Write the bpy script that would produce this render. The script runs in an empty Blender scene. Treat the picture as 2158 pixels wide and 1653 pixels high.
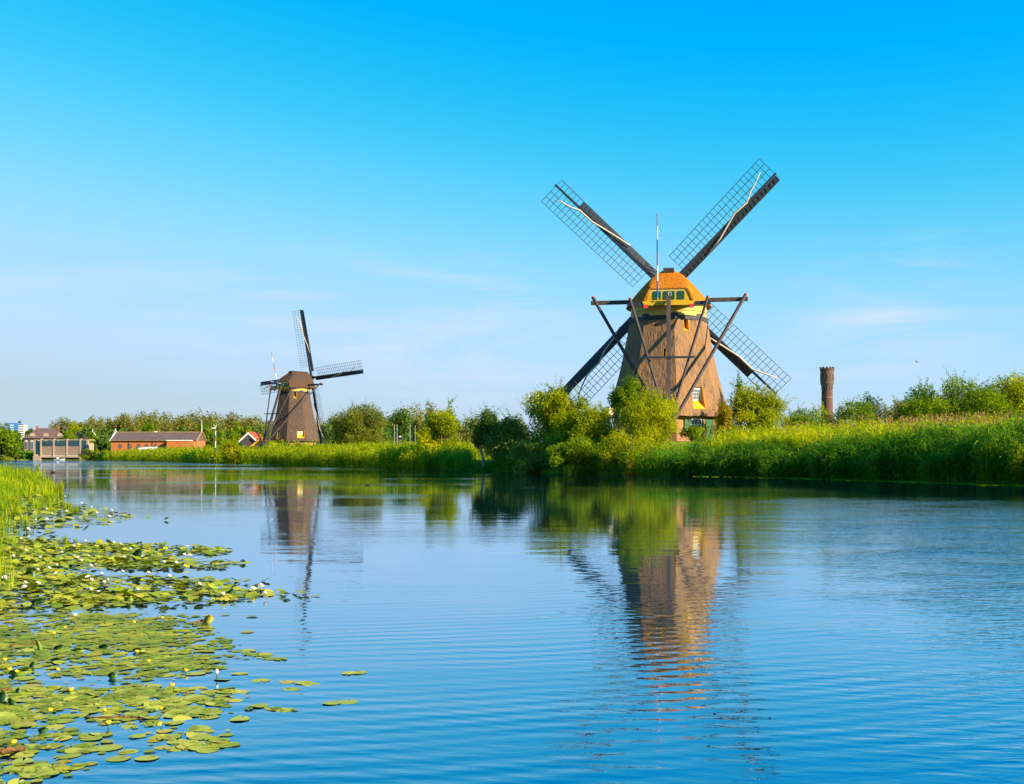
import bpy, bmesh, math, random
import numpy as np
from mathutils import Vector, Matrix

R = math.radians
scene = bpy.context.scene
COL = scene.collection

# ------------------------------------------------------------------ camera
F = 2400.0          # focal length in photo pixels (photo is 2158 x 1653)
CH = 1.35           # eye height above the water
HY = 962.0          # photo row of the horizon
cam_d = bpy.data.cameras.new("camera")
cam = bpy.data.objects.new("camera", cam_d)
COL.objects.link(cam)
cam.location = (0, 0, CH)
cam.rotation_euler = (R(90), 0, 0)
cam_d.sensor_width = 36.0
cam_d.lens = 36.0 * F / 2158.0
cam_d.shift_y = (HY - 826.5) / 2158.0
cam_d.clip_start = 0.1
cam_d.clip_end = 9000
scene.camera = cam

# ------------------------------------------------------------------ world
SUN_AZ = 59.0       # degrees right of the direction behind the camera
SUN_EL = 25.0
to_sun = Vector((math.sin(R(SUN_AZ)) * math.cos(R(SUN_EL)), -math.cos(R(SUN_AZ)) * math.cos(R(SUN_EL)), math.sin(R(SUN_EL))))

world = bpy.data.worlds.new("World")
scene.world = world
world.use_nodes = True
wn, wl = world.node_tree.nodes, world.node_tree.links
wn.clear()
w_out = wn.new("ShaderNodeOutputWorld")
w_bg = wn.new("ShaderNodeBackground")
w_bg.inputs["Strength"].default_value = 0.0923
sky = wn.new("ShaderNodeTexSky")
sky.sky_type = 'NISHITA'
sky.sun_disc = False
sky.sun_elevation = R(SUN_EL)
sky.sun_rotation = math.atan2(to_sun.x, to_sun.y)
sky.air_density = 1.0
sky.dust_density = 0.3
sky.ozone_density = 1.0
# colour grade of the whole sky: deeper, more saturated blue overhead, pale towards the horizon
sc0 = wn.new("ShaderNodeVectorMath"); sc0.operation = 'SCALE'; sc0.inputs["Scale"].default_value = 0.1
wl.new(sky.outputs[0], sc0.inputs[0])
crv = wn.new("ShaderNodeRGBCurve")
def set_curve(c, pts):
    c.points[0].location = pts[0]; c.points[1].location = pts[-1]
    for p in pts[1:-1]: c.points.new(*p)
set_curve(crv.mapping.curves[0], [(0, 0), (0.15, 0.0), (0.19, 0.015), (0.24, 0.060), (0.312, 0.135), (0.446, 0.208), (0.62, 0.232), (1.0, 0.26)])
set_curve(crv.mapping.curves[1], [(0, 0), (0.15, 0.124), (0.224, 0.188), (0.30, 0.249), (0.362, 0.286), (0.454, 0.320), (0.575, 0.332), (1.0, 0.335)])
set_curve(crv.mapping.curves[2], [(0, 0), (0.2, 0.32), (0.35, 0.44), (0.44, 0.42), (0.5, 0.44), (0.75, 0.45), (1.0, 0.46)])
crv.mapping.update()
wl.new(sc0.outputs[0], crv.inputs["Color"])
hsv = wn.new("ShaderNodeVectorMath"); hsv.operation = 'SCALE'; hsv.inputs["Scale"].default_value = 10.0
hz = wn.new("ShaderNodeMix"); hz.data_type = 'RGBA'; hz.inputs["B"].default_value = (0.232, 0.300, 0.352, 1)
sepc = wn.new("ShaderNodeSeparateColor"); wl.new(sky.outputs[0], sepc.inputs[0])
hzr = wn.new("ShaderNodeMapRange"); hzr.inputs["From Min"].default_value = 5.0; hzr.inputs["From Max"].default_value = 7.4
wl.new(sepc.outputs[0], hzr.inputs["Value"]); wl.new(hzr.outputs[0], hz.inputs["Factor"]); wl.new(crv.outputs[0], hz.inputs["A"])
wl.new(hz.outputs["Result"], hsv.inputs[0])
# thin high cirrus, drawn by direction all round the sky
tc = wn.new("ShaderNodeTexCoord")
mp = wn.new("ShaderNodeMapping")
mp.inputs["Scale"].default_value = (2.2, 2.2, 17.0)
mp.inputs["Rotation"].default_value = (R(2), R(-3), 0)
mp.inputs["Location"].default_value = (10.55, 0.2, 6.1)
wl.new(tc.outputs["Generated"], mp.inputs["Vector"])
nz = wn.new("ShaderNodeTexNoise")
nz.inputs["Scale"].default_value = 1.7
nz.inputs["Detail"].default_value = 9.0
nz.inputs["Roughness"].default_value = 0.62
nz.inputs["Distortion"].default_value = 0.9
wl.new(mp.outputs[0], nz.inputs["Vector"])
cr = wn.new("ShaderNodeValToRGB")
cr.color_ramp.elements[0].position = 0.46
cr.color_ramp.elements[0].color = (0, 0, 0, 1)
cr.color_ramp.elements[1].position = 0.68
cr.color_ramp.elements[1].color = (1, 1, 1, 1)
wl.new(nz.outputs["Fac"], cr.inputs["Fac"])
cmul = wn.new("ShaderNodeMath"); cmul.operation = 'MULTIPLY'
wl.new(cr.outputs["Color"], cmul.inputs[0])
sepz = wn.new("ShaderNodeSeparateXYZ"); wl.new(tc.outputs["Generated"], sepz.inputs[0])
band = wn.new("ShaderNodeValToRGB"); be = band.color_ramp.elements
be[0].position = 0.02; be[0].color = (0.15, 0.15, 0.15, 1); be[1].position = 0.19; be[1].color = (0, 0, 0, 1)
q_ = be.new(0.085); q_.color = (0.95, 0.95, 0.95, 1); q_ = be.new(0.14); q_.color = (0.75, 0.75, 0.75, 1)
wl.new(sepz.outputs["Z"], band.inputs["Fac"])
mpb = wn.new("ShaderNodeMapping"); mpb.inputs["Scale"].default_value = (3.2, 3.2, 5.0); mpb.inputs["Location"].default_value = (1.8, 4.2, 0.6); wl.new(tc.outputs["Generated"], mpb.inputs["Vector"])
nb_ = wn.new("ShaderNodeTexNoise"); nb_.inputs["Scale"].default_value = 1.0; nb_.inputs["Detail"].default_value = 2.0; wl.new(mpb.outputs[0], nb_.inputs["Vector"])
nbm = wn.new("ShaderNodeMapRange"); nbm.inputs["From Min"].default_value = 0.44; nbm.inputs["From Max"].default_value = 0.58; wl.new(nb_.outputs["Fac"], nbm.inputs["Value"])
bm2 = wn.new("ShaderNodeMath"); bm2.operation = 'MULTIPLY'; wl.new(band.outputs["Color"], bm2.inputs[0]); wl.new(nbm.outputs[0], bm2.inputs[1])
wl.new(bm2.outputs[0], cmul.inputs[1])
cmix = wn.new("ShaderNodeMix"); cmix.data_type = 'RGBA'
cmix.inputs["B"].default_value = (2.95, 3.55, 4.3, 1)
wl.new(cmul.outputs[0], cmix.inputs["Factor"])
wl.new(hsv.outputs[0], cmix.inputs["A"])
wl.new(cmix.outputs["Result"], w_bg.inputs["Color"])
wl.new(w_bg.outputs[0], w_out.inputs[0])

sun_d = bpy.data.lights.new("sun", 'SUN')
sun_d.energy = 5.0
sun_d.angle = R(0.53)
sun_d.color = (1.0, 0.82, 0.57)
sun = bpy.data.objects.new("sun", sun_d)
COL.objects.link(sun)
sun.rotation_euler = (-to_sun).to_track_quat('-Z', 'Y').to_euler()

scene.view_settings.view_transform = 'Standard'
scene.view_settings.look = 'None'
scene.view_settings.exposure = 1.3
scene.view_settings.gamma = 1.0
scene.view_settings.use_curve_mapping = False
scene.render.engine = 'CYCLES'
scene.cycles.use_denoising = True
scene.cycles.max_bounces = 7
scene.cycles.diffuse_bounces = 3
scene.cycles.glossy_bounces = 3
scene.cycles.transmission_bounces = 4
scene.cycles.transparent_max_bounces = 4
scene.cycles.caustics_reflective = False
scene.cycles.caustics_refractive = False
scene.cycles.sample_clamp_indirect = 6.0

# ------------------------------------------------------------------ helpers
def X(px, D): return (px - 1079.0) / F * D
def Z(py, D): return CH + (HY - py) / F * D
def DW(py): return F * CH / (py - HY)       # distance of a photo row on the water
def rgba(c): return (c[0], c[1], c[2], 1.0)

def tag(o, label=None, cat=None, group=None, kind=None):
    if label: o["label"] = label
    if cat: o["category"] = cat
    if group: o["group"] = group
    if kind: o["kind"] = kind
    return o

def empty(name, loc, rz=0.0):
    o = bpy.data.objects.new(name, None)
    COL.objects.link(o)
    o.location = loc
    o.rotation_euler = (0, 0, rz)
    o.empty_display_size = 0.3
    return o

def link_mesh(name, me, mat=None, parent=None, loc=None):
    o = bpy.data.objects.new(name, me)
    COL.objects.link(o)
    if mat is not None and len(me.materials) == 0: me.materials.append(mat)
    if parent is not None: o.parent = parent
    if loc is not None: o.location = loc
    return o

def np_mesh(name, V, Q, smooth=False):
    """mesh from numpy vertices (n,3) and equal sized faces (m,k)"""
    me = bpy.data.meshes.new(name)
    V = np.ascontiguousarray(V, dtype=np.float32); Q = np.ascontiguousarray(Q, dtype=np.int32)
    m, k = Q.shape
    me.vertices.add(len(V)); me.vertices.foreach_set("co", V.ravel())
    me.loops.add(m * k); me.loops.foreach_set("vertex_index", Q.ravel())
    me.polygons.add(m); me.polygons.foreach_set("loop_start", np.arange(0, m * k, k, dtype=np.int32))
    if smooth: me.polygons.foreach_set("use_smooth", np.ones(m, dtype=bool))
    me.update(calc_edges=True)
    return me

class MB:
    """collects simple solids and links them as one mesh object"""
    def __init__(s): s.v = []; s.f = []
    def add(s, V, Fs):
        b = len(s.v); s.v += [tuple(p) for p in V]; s.f += [tuple(i + b for i in f) for f in Fs]; return s
    def box(s, c, d, rz=0.0):
        x, y, z = d[0] / 2, d[1] / 2, d[2] / 2
        P = [(-x, -y, -z), (x, -y, -z), (x, y, -z), (-x, y, -z), (-x, -y, z), (x, -y, z), (x, y, z), (-x, y, z)]
        cs, sn = math.cos(rz), math.sin(rz)
        P = [(c[0] + p[0] * cs - p[1] * sn, c[1] + p[0] * sn + p[1] * cs, c[2] + p[2]) for p in P]
        return s.add(P, [(0, 3, 2, 1), (4, 5, 6, 7), (0, 1, 5, 4), (1, 2, 6, 5), (2, 3, 7, 6), (3, 0, 4, 7)])
    def beam(s, a, b, w, h=None, w2=None, h2=None, up=(0, 0, 1)):
        h = h or w; w2 = w2 or w; h2 = h2 or h
        a, b = Vector(a), Vector(b); d = (b - a).normalized(); u = Vector(up)
        if abs(d.dot(u)) > 0.95: u = Vector((0, 1, 0))
        sd = d.cross(u).normalized(); u = sd.cross(d)
        P = []
        for p, ww, hh in ((a, w, h), (b, w2, h2)):
            for i, j in ((-1, -1), (1, -1), (1, 1), (-1, 1)): P.append(p + sd * (i * ww / 2) + u * (j * hh / 2))
        return s.add(P, [(3, 2, 1, 0), (4, 5, 6, 7), (0, 1, 5, 4), (1, 2, 6, 5), (2, 3, 7, 6), (3, 0, 4, 7)])
    def tube(s, pts, rad, n=8, caps=True):
        pts = [Vector(p) for p in pts]
        if not hasattr(rad, "__len__"): rad = [rad] * len(pts)
        V = []; Fs = []
        for i, p in enumerate(pts):
            d = (pts[min(i + 1, len(pts) - 1)] - pts[max(i - 1, 0)]).normalized()
            u = Vector((0, 0, 1)) if abs(d.z) < 0.9 else Vector((1, 0, 0))
            a = d.cross(u).normalized(); b = a.cross(d)
            for k in range(n):
                t = 2 * math.pi * k / n
                V.append(p + (a * math.cos(t) + b * math.sin(t)) * rad[i])
        for i in range(len(pts) - 1):
            for k in range(n):
                Fs.append((i * n + k, i * n + (k + 1) % n, (i + 1) * n + (k + 1) % n, (i + 1) * n + k))
        if caps:
            Fs.append(tuple(range(n - 1, -1, -1))); Fs.append(tuple((len(pts) - 1) * n + k for k in range(n)))
        return s.add(V, Fs)
    def rings(s, rings, caps=True, closed=True):
        n = len(rings[0]); V = [p for r in rings for p in r]; Fs = []
        for i in range(len(rings) - 1):
            for k in range(n if closed else n - 1):
                Fs.append((i * n + k, i * n + (k + 1) % n, (i + 1) * n + (k + 1) % n, (i + 1) * n + k))
        if caps:
            Fs.append(tuple(range(n - 1, -1, -1))); Fs.append(tuple((len(rings) - 1) * n + k for k in range(n)))
        return s.add(V, Fs)
    def poly(s, pts): return s.add(pts, [tuple(range(len(pts)))])
    def prism(s, pts, d):
        """extrude a polygon by vector d"""
        n = len(pts); d = Vector(d); a = [Vector(p) for p in pts]; b = [p + d for p in a]
        return s.add(a + b, [tuple(range(n - 1, -1, -1)), tuple(range(n, 2 * n))] + [(k, (k + 1) % n, n + (k + 1) % n, n + k) for k in range(n)])
    def mesh(s, name, smooth=False):
        me = bpy.data.meshes.new(name); me.from_pydata(s.v, [], s.f)
        bm = bmesh.new(); bm.from_mesh(me); bmesh.ops.recalc_face_normals(bm, faces=bm.faces); bm.to_mesh(me); bm.free()
        if smooth:
            me.polygons.foreach_set("use_smooth", np.ones(len(me.polygons), dtype=bool))
        me.update(); return me
    def build(s, name, mat, parent=None, smooth=False, loc=None):
        return link_mesh(name, s.mesh(name, smooth), mat, parent, loc)

def circle(r, z, n=16, cx=0.0, cy=0.0, ph=0.0):
    return [(cx + r * math.cos(2 * math.pi * k / n + ph), cy + r * math.sin(2 * math.pi * k / n + ph), z) for k in range(n)]

def copy_tree(o, parent=None):
    c = o.copy(); COL.objects.link(c)
    if parent is not None: c.parent = parent
    for ch in o.children: copy_tree(ch, c)
    return c

# ------------------------------------------------------------------ materials
M = {}
def base_mat(name, rough=0.8, spec=0.25):
    m = bpy.data.materials.new(name); m.use_nodes = True
    b = m.node_tree.nodes["Principled BSDF"]
    b.inputs["Roughness"].default_value = rough
    b.inputs["Specular IOR Level"].default_value = spec
    M[name] = m
    return m, m.node_tree.nodes, m.node_tree.links, b

def noisy(name, c1, c2, scale=3.0, rough=0.8, spec=0.25, bump=0.0, stretch=(1, 1, 1), detail=6.0, bscale=None, bdist=0.02, per_object=False):
    m, n, l, b = base_mat(name, rough, spec)
    t = n.new("ShaderNodeTexCoord"); mp = n.new("ShaderNodeMapping"); mp.inputs["Scale"].default_value = stretch
    l.new(t.outputs["Object"], mp.inputs["Vector"])
    nz = n.new("ShaderNodeTexNoise"); nz.inputs["Scale"].default_value = scale; nz.inputs["Detail"].default_value = detail
    nz.inputs["Roughness"].default_value = 0.62
    l.new(mp.outputs[0], nz.inputs["Vector"])
    r = n.new("ShaderNodeValToRGB")
    r.color_ramp.elements[0].position = 0.32; r.color_ramp.elements[0].color = rgba(c1)
    r.color_ramp.elements[1].position = 0.68; r.color_ramp.elements[1].color = rgba(c2)
    l.new(nz.outputs["Fac"], r.inputs["Fac"])
    l.new(r.outputs["Color"], b.inputs["Base Color"])
    if bump > 0:
        n2 = n.new("ShaderNodeTexNoise"); n2.inputs["Scale"].default_value = bscale or scale * 2.5; n2.inputs["Detail"].default_value = 5.0
        l.new(mp.outputs[0], n2.inputs["Vector"])
        bp = n.new("ShaderNodeBump"); bp.inputs["Strength"].default_value = bump; bp.inputs["Distance"].default_value = bdist
        l.new(n2.outputs["Fac"], bp.inputs["Height"]); l.new(bp.outputs[0], b.inputs["Normal"])
    return m

def leaf_mat(name, cols, trans=0.3, rough=0.6, spec=0.07, patch=0.55):
    """foliage: every leaf (mesh island) picks its own tone from the ramp"""
    m, n, l, b = base_mat(name, rough, spec)
    g = n.new("ShaderNodeNewGeometry"); r = n.new("ShaderNodeValToRGB")
    els = r.color_ramp.elements
    els[0].position = 0.0; els[0].color = rgba(cols[0]); els[1].position = 1.0; els[1].color = rgba(cols[-1])
    for i in range(1, len(cols) - 1):
        e = els.new(i / (len(cols) - 1)); e.color = rgba(cols[i])
    l.new(g.outputs["Random Per Island"], r.inputs["Fac"])
    # plants differ in tone from patch to patch
    nv = n.new("ShaderNodeTexNoise"); nv.inputs["Scale"].default_value = patch; nv.inputs["Detail"].default_value = 2.0
    l.new(g.outputs["Position"], nv.inputs["Vector"])
    mv = n.new("ShaderNodeMapRange"); mv.inputs["From Min"].default_value = 0.3; mv.inputs["From Max"].default_value = 0.7
    mv.inputs["To Min"].default_value = 0.72; mv.inputs["To Max"].default_value = 1.3
    l.new(nv.outputs["Fac"], mv.inputs["Value"])
    mh = n.new("ShaderNodeMapRange"); mh.inputs["From Min"].default_value = 0.3; mh.inputs["From Max"].default_value = 0.7
    mh.inputs["To Min"].default_value = 0.52; mh.inputs["To Max"].default_value = 0.485
    l.new(nv.outputs["Fac"], mh.inputs["Value"])
    hv = n.new("ShaderNodeHueSaturation"); l.new(mv.outputs[0], hv.inputs["Value"]); l.new(mh.outputs[0], hv.inputs["Hue"]); l.new(r.outputs["Color"], hv.inputs["Color"])
    l.new(hv.outputs[0], b.inputs["Base Color"])
    t = n.new("ShaderNodeBsdfTranslucent")
    hs = n.new("ShaderNodeHueSaturation"); hs.inputs["Saturation"].default_value = 1.1; hs.inputs["Value"].default_value = 1.75
    l.new(hv.outputs[0], hs.inputs["Color"]); l.new(hs.outputs[0], t.inputs["Color"])
    mx = n.new("ShaderNodeMixShader"); mx.inputs[0].default_value = trans
    l.new(b.outputs[0], mx.inputs[1]); l.new(t.outputs[0], mx.inputs[2])
    l.new(mx.outputs[0], n["Material Output"].inputs["Surface"])
    return m

def thatch(name, c1, c2, c3, bump=0.8, bdist=0.28):
    m, n, l, b = base_mat(name, 0.9, 0.1)
    t = n.new("ShaderNodeTexCoord"); mp = n.new("ShaderNodeMapping"); mp.inputs["Scale"].default_value = (1, 1, 0.16)
    l.new(t.outputs["Object"], mp.inputs["Vector"])
    a = n.new("ShaderNodeTexNoise"); a.inputs["Scale"].default_value = 5.0; a.inputs["Detail"].default_value = 8.0; a.inputs["Roughness"].default_value = 0.7
    l.new(mp.outputs[0], a.inputs["Vector"])
    big = n.new("ShaderNodeTexNoise"); big.inputs["Scale"].default_value = 0.55; big.inputs["Detail"].default_value = 4.0
    l.new(t.outputs["Object"], big.inputs["Vector"])
    r = n.new("ShaderNodeValToRGB")
    r.color_ramp.elements[0].position = 0.3; r.color_ramp.elements[0].color = rgba(c1)
    r.color_ramp.elements[1].position = 0.7; r.color_ramp.elements[1].color = rgba(c2)
    l.new(a.outputs["Fac"], r.inputs["Fac"])
    mx = n.new("ShaderNodeMix"); mx.data_type = 'RGBA'; mx.inputs["B"].default_value = rgba(c3)
    rr = n.new("ShaderNodeMapRange"); rr.inputs["From Min"].default_value = 0.42; rr.inputs["From Max"].default_value = 0.7; rr.inputs["To Max"].default_value = 0.75
    l.new(big.outputs["Fac"], rr.inputs["Value"]); l.new(rr.outputs[0], mx.inputs["Factor"]); l.new(r.outputs["Color"], mx.inputs["A"])
    l.new(mx.outputs["Result"], b.inputs["Base Color"])
    n2 = n.new("ShaderNodeTexNoise"); n2.inputs["Scale"].default_value = 5.0; n2.inputs["Detail"].default_value = 7.0; n2.inputs["Roughness"].default_value = 0.65
    mp2 = n.new("ShaderNodeMapping"); mp2.inputs["Scale"].default_value = (1, 1, 0.3)
    l.new(t.outputs["Object"], mp2.inputs["Vector"]); l.new(mp2.outputs[0], n2.inputs["Vector"])
    bp = n.new("ShaderNodeBump"); bp.inputs["Strength"].default_value = bump; bp.inputs["Distance"].default_value = bdist
    l.new(n2.outputs["Fac"], bp.inputs["Height"]); l.new(bp.outputs[0], b.inputs["Normal"])
    return m

thatch("thatch_body", (0.10, 0.064, 0.040), (0.35, 0.212, 0.120), (0.34, 0.172, 0.068))
thatch("thatch_rust", (0.042, 0.026, 0.019), (0.11, 0.067, 0.045), (0.092, 0.050, 0.030))
thatch("thatch_gold", (0.22, 0.072, 0.006), (0.60, 0.215, 0.010), (0.42, 0.115, 0.006), 0.8, 0.16)
thatch("thatch_brown", (0.050, 0.036, 0.030), (0.13, 0.089, 0.070), (0.105, 0.068, 0.050))
noisy("yellow_paint", (0.496, 0.288, 0.0064), (0.592, 0.368, 0.0120), 2.0, 0.55, 0.3)
noisy("pale_yellow_paint", (0.496, 0.336, 0.0800), (0.560, 0.400, 0.1120), 2.0, 0.6, 0.3)
noisy("orange_reveal", (0.58, 0.25, 0.006), (0.68, 0.33, 0.01), 3.0, 0.7, 0.2)
noisy("tarred_wood", (0.009, 0.016, 0.030), (0.022, 0.034, 0.055), 4.0, 0.5, 0.4, 0.3)
noisy("grey_wood", (0.034, 0.027, 0.028), (0.078, 0.058, 0.056), 3.0, 0.75, 0.25, 0.3, (1, 1, 0.2))
noisy("dark_boards", (0.02, 0.022, 0.028), (0.06, 0.06, 0.065), 3.0, 0.7, 0.25, 0.3)
noisy("green_paint", (0.002, 0.05, 0.022), (0.004, 0.085, 0.035), 2.0, 0.45, 0.4)
noisy("bright_green_paint", (0.002, 0.07, 0.012), (0.004, 0.11, 0.018), 2.0, 0.45, 0.4)
noisy("white_paint", (0.70, 0.68, 0.66), (0.82, 0.80, 0.78), 3.0, 0.5, 0.4)
noisy("red_paint", (0.50, 0.025, 0.025), (0.60, 0.04, 0.035), 3.0, 0.5, 0.4)
noisy("blue_paint", (0.005, 0.12, 0.42), (0.01, 0.16, 0.50), 3.0, 0.5, 0.4)
noisy("canvas", (0.50, 0.40, 0.30), (0.66, 0.56, 0.46), 4.0, 0.85, 0.1)
noisy("pale_disc", (0.62, 0.42, 0.28), (0.80, 0.68, 0.52), 3.0, 0.6, 0.3)
noisy("concrete", (0.272, 0.208, 0.1600), (0.384, 0.304, 0.2400), 2.0, 0.85, 0.2, 0.2)
noisy("slat_brown", (0.22, 0.16, 0.115), (0.30, 0.225, 0.165), 3.0, 0.7, 0.2)
noisy("slate_roof", (0.075, 0.05, 0.045), (0.14, 0.10, 0.088), 1.2, 0.8, 0.25, 0.4, (1, 1, 1))
noisy("dark_brick", (0.045, 0.035, 0.045), (0.09, 0.065, 0.07), 2.0, 0.85, 0.2)
noisy("terracotta", (0.22, 0.055, 0.02), (0.32, 0.09, 0.03), 3.0, 0.75, 0.2)
noisy("tan_render", (0.272, 0.176, 0.0880), (0.368, 0.248, 0.1280), 1.0, 0.85, 0.2)
noisy("tank_brick", (0.10, 0.067, 0.05), (0.15, 0.10, 0.075), 1.0, 0.85, 0.2)
noisy("tower_brick", (0.085, 0.045, 0.04), (0.14, 0.07, 0.06), 1.0, 0.85, 0.2)
noisy("blue_panel", (0.03, 0.14, 0.48), (0.05, 0.20, 0.58), 1.0, 0.5, 0.3)
noisy("grey_panel", (0.34, 0.34, 0.36), (0.46, 0.45, 0.46), 1.0, 0.7, 0.3)
noisy("bark", (0.07, 0.05, 0.035), (0.16, 0.12, 0.085), 4.0, 0.9, 0.1, 0.6, (1, 1, 0.3))
noisy("pale_bark", (0.34, 0.23, 0.17), (0.52, 0.39, 0.30), 4.0, 0.9, 0.1, 0.4, (1, 1, 0.3))
noisy("dark_hull", (0.015, 0.016, 0.02), (0.04, 0.04, 0.045), 3.0, 0.5, 0.4)
noisy("feather_dark", (0.02, 0.018, 0.016), (0.05, 0.045, 0.04), 20.0, 0.7, 0.2)
noisy("feather_white", (0.62, 0.62, 0.64), (0.78, 0.78, 0.80), 10.0, 0.7, 0.2)
noisy("root_brown", (0.05, 0.025, 0.012), (0.20, 0.10, 0.025), 40.0, 0.7, 0.3, 0.8, (1, 1, 1), 6, 90.0, 0.01)
noisy("petal_white", (0.78, 0.74, 0.66), (0.88, 0.85, 0.80), 30.0, 0.5, 0.3)
noisy("petal_yellow", (0.72, 0.42, 0.01), (0.82, 0.54, 0.02), 30.0, 0.45, 0.3)

def brick_mat(name, c1, c2, mortar, scale):
    m, n, l, b = base_mat(name, 0.85, 0.2)
    t = n.new("ShaderNodeTexCoord"); mp = n.new("ShaderNodeMapping"); mp.inputs["Rotation"].default_value = (R(90), 0, 0)
    br = n.new("ShaderNodeTexBrick"); br.inputs["Scale"].default_value = scale; br.inputs["Mortar Size"].default_value = 0.012
    br.inputs["Color1"].default_value = rgba(c1); br.inputs["Color2"].default_value = rgba(c2); br.inputs["Mortar"].default_value = rgba(mortar)
    nz = n.new("ShaderNodeTexNoise"); nz.inputs["Scale"].default_value = 0.5
    mx = n.new("ShaderNodeMix"); mx.data_type = 'RGBA'; mx.blend_type = 'MULTIPLY'; mx.inputs["Factor"].default_value = 0.6
    l.new(t.outputs["Object"], mp.inputs["Vector"]); l.new(mp.outputs[0], br.inputs["Vector"]); l.new(t.outputs["Object"], nz.inputs["Vector"])
    l.new(br.outputs["Color"], mx.inputs["A"]); l.new(nz.outputs["Color"], mx.inputs["B"]); l.new(mx.outputs["Result"], b.inputs["Base Color"])
brick_mat("orange_brick", (0.55, 0.16, 0.04), (0.68, 0.22, 0.06), (0.36, 0.2, 0.12), 2.0)
brick_mat("mill_brick", (0.42, 0.22, 0.10), (0.50, 0.28, 0.13), (0.36, 0.26, 0.18), 2.0)

m, n, l, b = base_mat("glass", 0.06, 0.6); b.inputs["Base Color"].default_value = (0.012, 0.05, 0.075, 1)
m, n, l, b = base_mat("grey_glass", 0.12, 0.6); b.inputs["Base Color"].default_value = (0.14, 0.15, 0.17, 1)

# foliage (linear base colours)
leaf_mat("leaf_willow", [(0.078, 0.095, 0.0100), (0.146, 0.165, 0.0160), (0.213, 0.225, 0.0300)], 0.4)
leaf_mat("leaf_bright", [(0.144, 0.178, 0.0028), (0.273, 0.313, 0.0042), (0.402, 0.401, 0.0070)], 0.48)
leaf_mat("leaf_green", [(0.073, 0.125, 0.0040), (0.132, 0.210, 0.0064), (0.224, 0.290, 0.0096)], 0.45)
leaf_mat("leaf_dark", [(0.037, 0.087, 0.0160), (0.081, 0.153, 0.0220), (0.147, 0.232, 0.0300)], 0.35)
leaf_mat("leaf_silver", [(0.062, 0.114, 0.0180), (0.138, 0.210, 0.0270), (0.289, 0.336, 0.0630)], 0.36)
leaf_mat("leaf_olive", [(0.102, 0.113, 0.0162), (0.170, 0.172, 0.0252), (0.230, 0.211, 0.0405)], 0.36)
leaf_mat("leaf_autumn", [(0.22, 0.16, 0.008), (0.32, 0.21, 0.01), (0.24, 0.25, 0.012)], 0.3)
leaf_mat("leaf_far_haze", [(0.038, 0.069, 0.0451), (0.058, 0.098, 0.0614), (0.082, 0.119, 0.0768)], 0.2)  # distance haze put into the leaf colour as a blue tint
leaf_mat("reed_leaf", [(0.134, 0.209, 0.0042), (0.255, 0.330, 0.0070), (0.390, 0.418, 0.0112), (0.484, 0.441, 0.0175)], 0.5)
leaf_mat("reed_shaded", [(0.043, 0.134, 0.0131), (0.086, 0.215, 0.0169), (0.202, 0.300, 0.0207)], 0.5)  # shaded copy of the reed green: shade of the water-facing reeds put into the colour
leaf_mat("reed_yellow", [(0.153, 0.220, 0.0035), (0.269, 0.330, 0.0056), (0.410, 0.410, 0.0084)], 0.5)
leaf_mat("plume", [(0.2, 0.11, 0.03), (0.3, 0.18, 0.06), (0.36, 0.26, 0.1)], 0.3)
leaf_mat("grass_bright", [(0.130, 0.216, 0.0060), (0.247, 0.335, 0.0100), (0.390, 0.400, 0.0140)], 0.5)
leaf_mat("pad_green", [(0.132, 0.204, 0.0100), (0.209, 0.275, 0.0140), (0.297, 0.337, 0.0200), (0.176, 0.245, 0.0120), (0.374, 0.347, 0.0250), (0.143, 0.204, 0.0100), (0.363, 0.306, 0.0300)], 0.08, 0.6, 0.1, 2.0)
leaf_mat("leaf_upright", [(0.012, 0.07, 0.006), (0.05, 0.14, 0.008)], 0.25, 0.4, 0.4)

# individual pads: tone varies per object
m, n, l, b = base_mat("pad_single", 0.55, 0.12)
oi = n.new("ShaderNodeObjectInfo"); r_ = n.new("ShaderNodeValToRGB"); els = r_.color_ramp.elements
PADC = [(0.0, (0.23, 0.29, 0.025)), (0.35, (0.29, 0.34, 0.035)), (0.7, (0.34, 0.37, 0.045)), (0.92, (0.39, 0.38, 0.045)), (1.0, (0.36, 0.30, 0.06))]
els[0].color = rgba(PADC[0][1]); els[1].color = rgba(PADC[-1][1])
for p, c in PADC[1:-1]: els.new(p).color = rgba(c)
t_ = n.new("ShaderNodeTexCoord"); nz_ = n.new("ShaderNodeTexNoise"); nz_.inputs["Scale"].default_value = 22; nz_.inputs["Detail"].default_value = 5
mx_ = n.new("ShaderNodeMix"); mx_.data_type = 'RGBA'; mx_.inputs["B"].default_value = (0.30, 0.25, 0.05, 1)
mr_ = n.new("ShaderNodeMapRange"); mr_.inputs["From Min"].default_value = 0.5; mr_.inputs["From Max"].default_value = 0.8; mr_.inputs["To Max"].default_value = 0.8
l.new(oi.outputs["Random"], r_.inputs["Fac"]); l.new(t_.outputs["Object"], nz_.inputs["Vector"]); l.new(nz_.outputs["Fac"], mr_.inputs["Value"])
l.new(mr_.outputs[0], mx_.inputs["Factor"]); l.new(r_.outputs["Color"], mx_.inputs["A"]); l.new(mx_.outputs["Result"], b.inputs["Base Color"])

# ground
noisy("ground_grass", (0.09, 0.14, 0.010), (0.20, 0.26, 0.016), 0.35, 0.95, 0.05, 0.5, (1, 1, 1), 8, 3.0, 0.15)

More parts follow.
